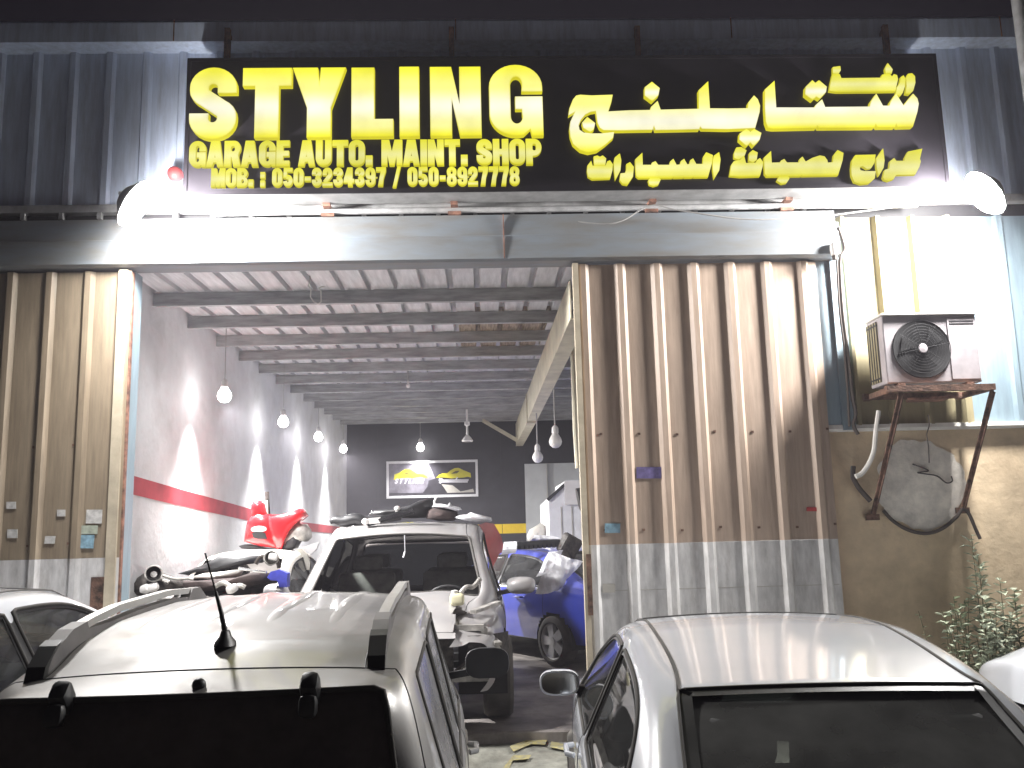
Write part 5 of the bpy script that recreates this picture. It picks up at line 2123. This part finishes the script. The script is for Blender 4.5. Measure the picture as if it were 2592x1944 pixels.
mb.tube([(.03, .50, 1.67), (.015, .495, 1.74), (-.005, .49, 1.815)], .006, 8, rs=[.011, .008, .006])
mb.tube([(-.005, .49, 1.815), (-.04, .47, 1.95)], .0032, 6)
mb.build('antenna_mast', M['black'], an, smooth=True)
# pressed ribs along the roof
import numpy as np
_rv = [co_[i] for i in set(i for f in P_['roof'] for i in f) if .62 < co_[i].y < 2.45 and abs(co_[i].x) < .52]
_A = np.array([[1, v.x ** 2, v.x ** 4, v.y, v.y ** 2, v.y ** 3, v.y ** 4, v.x ** 2 * v.y] for v in _rv])
_c = np.linalg.lstsq(_A, np.array([v.z for v in _rv]), rcond=None)[0]


def roof_h(x, y):
    return float(_c @ np.array([1, x ** 2, x ** 4, y, y ** 2, y ** 3, y ** 4, x ** 2 * y]))


for x in (-.36, -.12, .12, .36):
    mb = MB()
    vs, fs = [], []
    for k in range(41):
        yy = .70 + 1.70 * k / 40
        e_ = min(1, k / 9, (40 - k) / 6)
        e_ = e_ * e_ * (3 - 2 * e_)
        for dx in (-1, -.72, -.40, 0, .40, .72, 1):
            w_ = .042 * (.45 + .55 * e_)
            hh = (.0075 * e_ * (1 - min(1, max(0, (abs(dx) - .35) / .55)) ** 1.4)) - .0028
            vs.append((x + dx * w_, yy, roof_h(x + dx * w_, yy) + hh))
    for k in range(40):
        for j in range(6):
            fs.append((k * 7 + j, k * 7 + j + 1, k * 7 + j + 8, k * 7 + j + 7))
    mb.add(vs, fs)
    mb.build('roof_rib', M['silver'], t, smooth='all')
mb = MB(); mb.box((0, 1.9, .45), (1.6, 3.0, .06)).box((0, 3.1, .85), (1.5, .4, .25), bev=.06); mb.build('cabin_floor', M['trim'], t)
seats(t, [(2.05, (-.38, .38)), (1.20, (-.4, 0, .4))], M['seat'], .55)
place(suv, -.915, 2.76, -2.0, wb=(.85, 3.5))
# ------------------------------------------------------------------ stripped silver vehicle in the doorway, facing out
def crumple(p):
    q = p.copy()
    if p.z > 1.45 and p.y < 2.55:
        q.z += .085 * min(1, (2.55 - p.y) / .55) * min(1, (p.z - 1.45) / .15)
    if p.y > 3.05 and p.z > .86:
        a = min(1, (p.y - 3.05) / .5)
        n1 = noise.noise(Vector((p.x * 3.1, p.y * 2.3, 4)))
        q.z += a * (.035 * n1 + .05 * max(0, 1 - abs(p.x + .32) / .38) + .028 * max(0, 1 - abs(p.x - .50) / .22))
        q.y += a * .02 * noise.noise(Vector((p.x * 2.5, 7, p.z)))
    if p.x < -.5 and p.y > 3.2:
        k = min(1, (p.y - 3.2) / .6)
        q.x += k * (.10 * noise.noise(Vector((p.y * 3, p.z * 4, 1))) + .05)
        q.z -= k * .07
    return q


wr, wco, wno, wP = offroader('wrecked_offroader', 'stripped silver vehicle with an open windscreen and no front bumper, facing out of the garage', 'car', M['silver2'],
                             {'glass_rear': M['glass_dark'], 'glass_rear_door': M['glass_dark'], 'glass_front_door': M['glass'], 'glass_quarter': M['glass_dark'], 'pillar': M['silver2']},
                             None, ('glass_windscreen', 'grille', 'bumper'), crumple, False)
seam(wco, wno, wP['glass_windscreen'], .012, 'windscreen_seal', M['rubber'], wr, -.002)
for sg in (1, -1):
    mirror_part(wr, sg, 2.88, 1.13, 1.02, M['silver2'], (.25, .14, .17), False)
mb = MB(); mb.box((0, 1.9, .45), (1.6, 3.0, .06)).box((0, 3.0, .84), (1.45, .40, .24), bev=.07); mb.build('cabin_floor', M['trim'], wr)
seats(wr, [(2.05, (-.40, .40)), (1.20, (-.4, .4))], M['seat_pale'], .55, .54)
mb = MB(); mb.tube([(-.40 + .18 * math.cos(a * .3142), 2.78 + .05 * math.sin(a * .3142), .98 + .16 * math.sin(a * .3142)) for a in range(21)], .016, 8, caps=False); mb.build('steering_wheel', M['trim'], wr, smooth=True)
# open engine bay
mb = MB()
mb.box((.05, 3.72, .72), (.62, .52, .36), bev=.06).box((-.30, 3.70, .74), (.22, .30, .22), bev=.03).box((.45, 3.80, .70), (.26, .3, .3), bev=.04)
mb.lathe([(.001, -.12), (.09, -.12), (.09, .12), (.001, .12)], 18, Matrix.Translation((.0, 3.9, .78)) @ Matrix.Rotation(R(90), 4, 'X'))
mb.build('engine', M['engine'], wr)
mb = MB()
mb.bar((-.70, 4.12, .86), (.70, 4.12, .86), .05, .05).bar((-.70, 4.12, .86), (-.70, 4.05, .45), .05, .05).bar((.70, 4.12, .86), (.70, 4.05, .45), .05, .05).bar((-.75, 4.05, .45), (.75, 4.05, .45), .07, .09)
mb.build('radiator_support', M['alu'], wr)
mb = MB(); mb.box((0, 4.06, .66), (.95, .05, .34)); mb.build('radiator', M['engine'], wr)
for i, (pts, r_) in enumerate([([(-.6, 3.6, .9), (-.45, 3.9, .98), (-.2, 4.0, .92), (.1, 3.9, .96)], .03), ([(.3, 3.6, .92), (.5, 3.9, .9), (.55, 4.05, .72)], .028), ([(-.68, 4.02, .80), (-.62, 4.12, .62), (-.5, 4.1, .5)], .022)]):
    mb = MB(); mb.tube(smooth_pts(pts), r_, 8); mb.build('engine_hose', M['hose'], wr, smooth=True)
mb = MB()
mb.bar((-.62, 4.0, .98), (-.82, 3.55, 1.02), .05, .03).bar((-.55, 3.75, .90), (-.80, 4.15, .72), .06, .03).bar((-.80, 4.1, .70), (-.55, 4.2, .52), .05, .04)
mb.build('bent_bracket', M['alu'], wr)
mb = MB()
mb.grid(lambda u, v: Vector((-.58 - .30 * u, 4.20 - .30 * u * u + .05 * noise.noise(Vector((u * 4, v * 4, 3))), .50 + .30 * v)), 8, 6)
mb.build('torn_arch_liner', M['engine'], wr, smooth='all')
wr.rotation_euler = (0, 0, R(180))
wr.location = (-.80, 11.75, ZF)
wr.scale = (1.14, 1.0, .955)
p = W(1157, 1517, y=7.92)
t = thing('coolant_tank', 'cream plastic coolant tank dangling from the stripped silver vehicle', 'tank', p)
mb = MB(); mb.box((0, 0, 0), (.125, .10, .105), bev=.03, seg=3); mb.build('tank', M['cream_tank'], t, smooth=True)
mb = MB(); mb.lathe([(.03, .04), (.03, .075), (.001, .08)], 14, Matrix.Translation((-.02, 0, 0))); mb.build('cap', M['porcelain'], t, smooth=True)
mb = MB(); mb.tube(smooth_pts([(.03, 0, .05), (.08, .02, .10), (.14, .05, .10), (.20, .12, .16)]), .02, 8); mb.build('neck', M['alu'], t, smooth=True)

# ------------------------------------------------------------------ scrap lying on that vehicle's roof
def zb(p): return (800 + p[0] * .23960, 1230 + p[1] * .23960)


def pile(name, label, cat, poly, y, d, m, bev=0.0, grp=None):
    q = [W(*zb(p), y=y) for p in poly]
    mb = MB()
    mb.prism(q, (0, d, 0))
    return tag(mb.build(name, m, smooth=False), label, cat, grp)


def lumpy(name, label, cat, poly, y, d, m, seed=1):
    """A soft bundle: an outline swollen in depth and roughened."""
    q = [W(*zb(p), y=y) for p in poly]
    c = sum(q, Vector()) / len(q)
    mb = MB()
    n = len(q)
    rings = [(1.0, 0), (1.03, .25), (.9, .6), (.55, .9), (.05, 1.0)]
    vs = []
    for side in (-1, 1):
        for (k, e) in rings:
            for p in q:
                v = c + (p - c) * k + Vector((0, side * e * d / 2, 0))
                v += Vector((noise.noise(v * 9 + Vector((seed, 0, 0))), 0, noise.noise(v * 9 + Vector((0, seed, 0))))) * .022
                vs.append(v)
    fs = []
    for s in range(2):
        o_ = s * n * len(rings)
        for i in range(len(rings) - 1):
            for j in range(n):
                fs.append((o_ + i * n + j, o_ + i * n + (j + 1) % n, o_ + (i + 1) * n + (j + 1) % n, o_ + (i + 1) * n + j))
    mb.add(vs, fs)
    return tag(mb.build(name, m, smooth='all'), label, cat)


def tz(p, y): return W(*zb(p), y=y)


t = thing('bumper_skin', 'long black bumper skin lying across the stripped vehicle roof, sticking out at the left', 'car part', (0, 0, 0))
mb = MB()
mb.tube([tz(p, 9.75) for p in smooth_pts([(150, 385), (200, 362), (300, 372), (420, 350), (520, 375), (700, 350), (900, 340)])], .06, 8, rs=[.02 + .045 * math.sin(math.pi * k / 36) for k in range(37)])
mb.build('skin', M['black'], t, smooth='all')
t = thing('chrome_bar', 'silver trimmed grille bar lying on the scrap on the vehicle roof', 'car part', (0, 0, 0))
mb = MB()
mb.bar(tz((540, 395), 9.6), tz((1020, 262), 9.6), .05, .07)
mb.build('bar', M['black'], t)
mb = MB()
mb.bar(tz((660, 362), 9.55), tz((1030, 258), 9.55), .015, .028)
mb.build('bright_strip', M['chrome'], t)
mb = MB()
mb.prism([tz(p, 9.55) for p in [(545, 345), (680, 330), (675, 395), (540, 402)]], (0, .06, 0))
mb.build('white_cap', M['porcelain'], t)
mb = MB(); mb.ball(tz((518, 378), 9.55), .035, 12, 8); mb.build('clip', M['porcelain'], t, smooth='all')
lumpy('plastic_scrap', 'dark heap of torn plastic trim on the vehicle roof below the poster', 'car part', [(560, 320), (600, 262), (820, 255), (1000, 200), (1080, 165), (1180, 130), (1245, 150), (1240, 250), (1180, 330), (1020, 330), (800, 330)], 9.95, .45, M['black'], 2)
lumpy('brown_bundle', 'brown cloth bundle on the vehicle roof under white plastic', 'bundle', [(1170, 345), (1190, 265), (1250, 235), (1350, 245), (1480, 270), (1500, 330), (1450, 362), (1300, 358)], 9.85, .35, M['brown_cloth'], 3)
lumpy('white_bag', 'crumpled white plastic on top of the brown bundle', 'plastic bag', [(1230, 225), (1255, 195), (1330, 200), (1400, 205), (1415, 175), (1435, 208), (1520, 215), (1535, 245), (1480, 262), (1400, 245), (1310, 235)], 9.8, .3, M['plastic_sheet'], 4)
lumpy('white_bag', 'white plastic sheet scrap at the right end of the stripped vehicle roof', 'plastic bag', [(1470, 330), (1520, 310), (1590, 305), (1630, 280), (1740, 305), (1840, 330), (1845, 375), (1700, 382), (1560, 362)], 9.8, .35, M['plastic_sheet'], 5)
t = thing('hose_clamp', 'small white fittings on the scrap heap on the roof', 'car part', tz((858, 238), 9.7))
mb = MB(); mb.ball((0, 0, 0), .03, 12, 8, (1.1, 1, .9)).bar((0, 0, 0), (-.02, 0, -.07), .025, .025); mb.build('fitting', M['porcelain'], t, smooth=True)
t = thing('wire_tip', 'pale wire tip standing up from the scrap heap below the poster', 'wire', tz((1250, 160), 9.75))
mb = MB(); mb.tube([(0, 0, -.06), (.0, 0, 0), (.02, 0, .04), (.035, 0, .045)], .012, 6); mb.build('tip', M['porcelain'], t, smooth=True)
t = thing('dangling_strip', 'pale sealing strip dangling in the empty windscreen opening', 'strip', tz((935, 540), 9.15))
mb = MB(); mb.bar((0, 0, .02), (.004, 0, -.14), .028, .008).bar((.004, 0, -.14), (-.012, -.01, -.20), .02, .008); mb.build('strip', M['plastic_sheet'], t)
# dark red bonnet standing behind that vehicle
t = thing('red_bonnet', 'dark red car bonnet leaning behind the stripped silver vehicle', 'car part', (0, 0, 0))
mb = MB()
o_ = [tz(p, 12.45) for p in [(1700, 420), (1790, 385), (1880, 400), (1950, 520), (1990, 660), (1985, 900), (1700, 900)]]
mb.prism(o_, (0, .12, 0))
mb.build('panel', mat('dark_red_paint', (0.20, 0.025, 0.025), .35, var=.15, coat=.5, dust=.25), t)

# ------------------------------------------------------------------ blue saloon at the right inside the garage
blue = sedan('blue_saloon', 'dark blue saloon without its front, parked inside behind the brown door', 'car', M['blue_paint'], M['glass'])
blue.rotation_euler = (0, 0, R(30))
blue.location = (2.03, 10.62, ZF)
blue.scale = (1, 1, .935)


def zc3(p): return (1200 + p[0] * .31342, 1180 + p[1] * .31342)


def tq(p, y): return W(*zc3(p), y=y)


t = thing('black_spoiler', 'black bumper beam lying across the blue saloon roof', 'car part', (0, 0, 0))
mb = MB()
mb.tube([tq(p, 11.45) for p in smooth_pts([(345, 640), (430, 638), (560, 626), (680, 622), (760, 632)])], .05, 8)
mb.build('beam', M['black'], t, smooth='all')
mb = MB()
for k in range(9): mb.box(tq((390 + 36 * k, 655 - 2 * k), 11.42), (.035, .05, .05))
mb.build('rib', M['black'], t)
mb = MB()
mb.box(tq((770, 640), 11.40), (.24, .2, .26), rot=(.2, .5, .3), bev=.04).box(tq((735, 700), 11.35), (.09, .1, .22), rot=(0, -.3, 0), bev=.02)
mb.build('end_block', M['engine'], t)


def sheet3(name, label, cat, poly, y0, y1, m, cell=8, amp=.03):
    """A crumpled hanging sheet over a four-cornered outline."""
    a, b, c, d = [W(*zc3(p), y=yy) for p, yy in zip(poly, (y0, y0, y1, y1))]
    mb = MB()
    def f(u, v):
        p = a.lerp(b, u).lerp(d.lerp(c, u), v)
        n = noise.noise(p * 7) + .5 * noise.noise(p * 16)
        return p + Vector((amp * .4 * n, -amp * n - .05 * math.sin(math.pi * u), amp * .5 * noise.noise(p * 8 + Vector((5, 5, 5)))))
    mb.grid(f, cell, cell)
    o = mb.build(name, m, smooth=False, fix=False)
    return tag(o, label, cat)


sheet3('plastic_sheet', 'white plastic sheet draped over the rear pillar of the blue saloon', 'plastic sheet', [(620, 690), (880, 765), (690, 1000), (495, 1030)], 11.0, 10.85, M['plastic_sheet'], 12, .05)
sheet3('plastic_sheet', 'narrow white plastic fold hanging beside the blue saloon window', 'plastic sheet', [(600, 690), (720, 680), (640, 850), (505, 900)], 11.10, 10.95, M['plastic_sheet'], 8, .03)
sheet3('foam_sheet', 'white foam strip lying on the black beam on the blue saloon roof', 'foam', [(455, 610), (490, 562), (640, 560), (770, 605)], 11.6, 11.6, M['plastic_sheet'], 8, .03)
sheet3('white_flap', 'white plastic flap standing at the front of the blue saloon roof', 'plastic sheet', [(218, 715), (240, 612), (360, 608), (335, 700)], 11.7, 11.65, M['plastic_sheet'], 5, .012)
lumpy('grey_cover', 'grey cloth mound behind the blue saloon by the pale wall', 'bundle', [((a * .31342 + 1200 - 800) / .2396, (b * .31342 + 1180 - 1230) / .2396) for a, b in [(430, 560), (450, 515), (540, 462), (590, 500), (590, 620), (440, 620)]], 15.5, .4, M['card'], 7)

# ------------------------------------------------------------------ stripped pale saloon against the white wall
pale = sedan('stripped_saloon', 'pale stripped saloon with its engine bay open, against the white wall', 'car', M['wreck_white'], M['glass_dark'], None, False, 3, ('bonnet', 'bumper', 'glass_windscreen'))
pale.rotation_euler = (0, 0, R(180 + 2))
pale.location = (-2.40, 11.75, ZF)
pale.scale = (.70, 1, 1)


def ep(nm, mb, m, smooth=False): return mb.build(nm, m, pale, smooth)


mb = MB(); mb.box((-.02, 3.85, .68), (.66, .46, .34), bev=.06).box((.38, 3.8, .70), (.24, .34, .28), bev=.04); ep('engine', mb, M['engine'])
mb = MB(); mb.bar((-.70, 4.16, .86), (.70, 4.16, .84), .05, .06).bar((-.68, 4.16, .86), (-.66, 4.2, .5), .06, .06).bar((.68, 4.16, .84), (.66, 4.2, .5), .06, .06); ep('radiator_support', mb, M['alu'])
mb = MB(); mb.grid(lambda u, v: Vector((-.68 + 1.36 * u, 3.25 + .42 * v, 1.02 - .05 * v + .05 * math.sin(3 * u) * v + .03 * noise.noise(Vector((u * 5, v * 5, 0))))), 16, 6); ep('cowl_panel', mb, M['trim'], 'all')
mb = MB(); mb.grid(lambda u, v: Vector((-.62 + 1.25 * u, 3.62 + .36 * v, .97 - .04 * v + .03 * noise.noise(Vector((u * 6, v * 4, 9))))), 14, 5); ep('bulkhead', mb, M['wreck_white'], 'all')
for sg in (1, -1):
    mb = MB()
    mb.lathe([(.05, .0), (.11, .02), (.115, .10), (.09, .13)], 18, Matrix.Translation((sg * .60, 4.06, .90)) @ Matrix.Rotation(R(-70), 4, 'X'))
    ep('lamp_bucket', mb, M['black'], True)
rnd = random.Random(4)
for k in range(6):
    a = Vector((rnd.uniform(-.6, .6), rnd.uniform(3.6, 4.1), rnd.uniform(.86, .98)))
    pts = [a]
    for j in range(3): pts.append(pts[-1] + Vector((rnd.uniform(-.25, .25), rnd.uniform(-.12, .12), rnd.uniform(-.06, .06))))
    mb = MB(); mb.tube(smooth_pts([tuple(q) for q in pts]), rnd.uniform(.012, .03), 7); ep('engine_hose', mb, M['hose'] if k % 2 else M['alu'], True)
for k in range(7):
    mb = MB(); mb.box((rnd.uniform(-.65, .65), rnd.uniform(3.65, 4.15), rnd.uniform(.84, .96)), (rnd.uniform(.08, .2), rnd.uniform(.08, .16), rnd.uniform(.06, .12)), rot=(rnd.uniform(-.4, .4), rnd.uniform(-.4, .4), rnd.uniform(0, 3)), bev=.015)
    ep('engine_part', mb, [M['alu'], M['engine'], M['porcelain'], M['rust']][k % 4])


def z5(p): return (300 + p[0] * .27125, 1150 + p[1] * .27125)


def t5(p, y): return W(*z5(p), y=y)


# red bumper and wing stacked on the pale saloon
t = thing('red_front_clip', 'bright red car bumper and wing stacked on the pale stripped saloon', 'car part', (0, 0, 0))
yr = 9.6


def bulge(poly, y, depth, out, nm, m):
    """Panel with the given outline, its middle swollen towards the viewer and its rim turned back."""
    q = [t5(p, y) for p in poly]
    c = sum(q, Vector()) / len(q)
    n = len(q)
    vs, fs = [], []
    for (k, dy) in ((1.0, depth), (1.0, 0.0), (.93, -out * .5), (.7, -out * .85), (.35, -out)):
        vs += [c + (p - c) * k + Vector((0, dy, 0)) for p in q]
    vs.append(c + Vector((0, -out, 0)))
    for i in range(4):
        for j in range(n):
            fs.append((i * n + j, i * n + (j + 1) % n, (i + 1) * n + (j + 1) % n, (i + 1) * n + j))
    fs += [(4 * n + j, 4 * n + (j + 1) % n, 5 * n) for j in range(n)]
    mb = MB()
    mb.add(vs, fs)
    return mb.build(nm, m, t, 'all')


bulge([(1195, 640), (1240, 575), (1300, 555), (1420, 560), (1440, 640), (1470, 700), (1450, 800), (1490, 880), (1330, 860), (1170, 815), (1180, 720)], yr, .35, .06, 'bumper', M['red_car'])
bulge([(1400, 580), (1530, 560), (1620, 530), (1690, 505), (1740, 570), (1660, 640), (1590, 720), (1550, 800), (1520, 890), (1470, 880), (1420, 760), (1395, 660)], yr - .03, .22, .045, 'wing', M['red_car'])
bulge([(1240, 470), (1260, 440), (1310, 430), (1345, 460), (1365, 540), (1400, 590), (1260, 610), (1235, 560)], yr + .02, .10, .05, 'wing_tip', M['red_car'])
mb = MB(); mb.ball(t5((1310, 700), yr - .055), .085, 18, 10, (1, .35, .40)); mb.build('fog_lamp', M['lamp_clear'], t, smooth='all')
mb = MB(); mb.prism([t5(p, yr - .075) for p in [(1245, 735), (1290, 720), (1365, 735), (1385, 790), (1300, 790), (1255, 775)]], (0, .06, 0)); mb.build('grille', M['trim'], t)
mb = MB(); mb.prism([t5(p, yr - .02) for p in [(1120, 855), (1180, 840), (1330, 875), (1490, 900), (1480, 920), (1320, 900), (1150, 880)]], (0, .25, 0)); mb.build('lip', M['black'], t)
bulge([(1525, 890), (1550, 800), (1600, 715), (1665, 645), (1725, 650), (1765, 700), (1775, 770), (1735, 815), (1690, 800), (1650, 850), (1590, 900)], yr + .06, .2, .07, 'arch_liner', M['alu'])
bulge([(1530, 895), (1570, 810), (1640, 760), (1680, 800), (1640, 880)], yr + .02, .2, .05, 'arch_hollow', M['black'])
mb = MB(); mb.prism([t5(p, yr + .5) for p in [(1340, 440), (1390, 430), (1395, 555), (1335, 560)]], (0, .04, 0)); tag(mb.build('card_piece', M['card']), 'cream card piece standing behind the red bumper', 'card')
mb = MB(); mb.tube([t5((1385, 350), yr + .55), t5((1390, 440), yr + .55), t5((1400, 560), yr + .55)], .022, 6); tag(mb.build('thin_post', M['engine'], smooth=True), 'thin dark post behind the red bumper against the white wall', 'post')
# pieces beside it
for nm, lab, cat, poly, y, m in (
        ('seat_back_board', 'grey rounded board leaning beside the stripped silver vehicle', 'board', [(1620, 1070), (1630, 930), (1660, 885), (1710, 880), (1760, 930), (1790, 1010), (1780, 1080)], 9.5, M['card']),
        ('seat_back_board', 'narrower grey board left of the rounded one', 'board', [(1480, 1060), (1490, 920), (1540, 890), (1600, 900), (1610, 1070)], 9.55, M['card']),
        ('white_scrap', 'white curved scrap above the grey boards', 'car part', [(1690, 870), (1760, 850), (1870, 818), (1850, 880), (1790, 940), (1750, 900)], 9.6, M['white_box'])):
    mb = MB(); mb.prism([t5(p, y) for p in poly], (0, .05, 0)); tag(mb.build(nm, m), lab, cat)
q = [t5(p, 8.3) for p in [(1385, 1150), (1420, 1095), (1500, 1075), (1575, 1110), (1570, 1240), (1500, 1240), (1480, 1180), (1420, 1175)]]
mb = MB(); mb.prism(q, (0, .12, 0)); tag(mb.build('blue_cloth', M['blue_cloth']), 'bright blue cloth hung beside the stripped silver vehicle', 'cloth')

# greasy parts heaped on the front of the pale saloon
def heap5(name, label, cat, poly, y, d, m, seed):
    return lumpy(name, label, cat, [((300 + a * .27125 - 800) / .2396, (1150 + b * .27125 - 1230) / .2396) for a, b in poly], y, d, m, seed)


heap5('stripped_trim', 'black heap of lamp housings and trim on the nose of the pale saloon beside the tan door', 'car parts', [(105, 1310), (110, 1195), (200, 1150), (320, 1085), (400, 1115), (560, 1170), (600, 1235), (580, 1290), (300, 1300)], 8.3, .4, M['engine'], 11)
heap5('torn_liner', 'long dark torn liner lying across the pale saloon windscreen opening', 'car parts', [(590, 1115), (700, 1080), (850, 1000), (980, 945), (1150, 930), (1330, 955), (1360, 1005), (1200, 1025), (1080, 1055), (900, 1095), (700, 1140)], 8.75, .3, M['black'], 12)
heap5('dash_frame', 'brown greasy frame heap in front of the pale saloon', 'car parts', [(600, 1190), (760, 1180), (900, 1165), (1100, 1165), (1280, 1090), (1390, 1110), (1385, 1190), (1250, 1235), (1000, 1270), (640, 1280)], 8.45, .35, M['brown_cloth'], 13)
heap5('pale_panel', 'dented pale panel lying below the dark liner on the pale saloon', 'car parts', [(660, 1160), (820, 1120), (1000, 1090), (1160, 1075), (1140, 1130), (1000, 1160), (850, 1175)], 8.55, .2, M['wreck_white'], 14)
for (a, b, r_, m_, lab) in ((330, 1130, .07, 'black', 'round black lamp bucket with pale rim on the trim heap'), (1420, 985, .06, 'engine', 'greasy round pump on the dark liner beside the red bumper')):
    p = t5((a, b), 8.1)
    t = thing('lamp_bucket', lab, 'car part', p, (R(70), 0, .3))
    mb = MB(); mb.lathe([(r_ * .4, .03), (r_ * .9, .0), (r_, .05), (r_ * .8, .09)], 18); mb.build('bucket', M[m_], t, smooth=True)
    mb = MB(); mb.tube([(r_ * math.cos(k * .35), r_ * math.sin(k * .35), .055) for k in range(19)], .008, 6, caps=False); mb.build('rim', M['alu'], t, smooth=True)
for k, (pts, r_, m_, lab) in enumerate((([(380, 1120), (470, 1150), (560, 1165), (640, 1160), (700, 1165)], .012, 'alu', 'bent pale rod on the black trim heap'),
                                        ([(1120, 1060), (1250, 1085), (1380, 1100)], .012, 'chrome', 'thin bright rod by the dark liner'),
                                        ([(200, 1240), (260, 1200), (340, 1210), (400, 1180), (470, 1200)], .02, 'alu', 'crooked alloy bracket on the black trim heap'),
                                        ([(900, 1235), (980, 1200), (1060, 1240), (1130, 1225), (1180, 1245)], .022, 'alu', 'dirty alloy pipe on the brown frame heap'),
                                        ([(1280, 1020), (1330, 960), (1420, 950), (1480, 1000), (1500, 1060)], .02, 'hose', 'black hose curling beside the red bumper'))):
    mb = MB(); mb.tube([t5(q, 8.15) for q in smooth_pts(pts)], r_, 7)
    tag(mb.build('loose_part', M[m_], smooth=True), lab, 'car part')
for (a, b, lab) in ((255, 1255, 'cream plastic jar on the black trim heap'), (320, 1240, 'smaller cream jar right beside the first on the trim heap'), (1060, 1255, 'pale plastic jar on the brown frame heap'), (1440, 965, 'white fitting at the end of the dark liner')):
    p = t5((a, b), 8.05)
    mb = MB(); mb.box(p, (.10, .08, .07), rot=(.2, .3, a * .01), bev=.025)
    tag(mb.build('coolant_jar', M['porcelain'], smooth=True), lab, 'car part')

# ------------------------------------------------------------------ haze added to imitate lens glare and lift the shadows
hm = bpy.data.materials.new('glare_haze')
hm.use_nodes = True
hn = hm.node_tree
hn.nodes.remove(hn.nodes['Principled BSDF'])
hv = hn.nodes.new('ShaderNodeVolumePrincipled')
hv.inputs['Color'].default_value = (0.80, 0.76, 0.86, 1)
hv.inputs['Density'].default_value = 0.0045
hn.links.new(hv.outputs[0], hn.nodes['Material Output'].inputs['Volume'])
mb = MB()
mb.span((-42, -42, -1), (42, 24, 9.2))
tag(mb.build('haze', hm), 'thin haze added for glare round the lamps and lifted shadows', None, None, 'stuff')
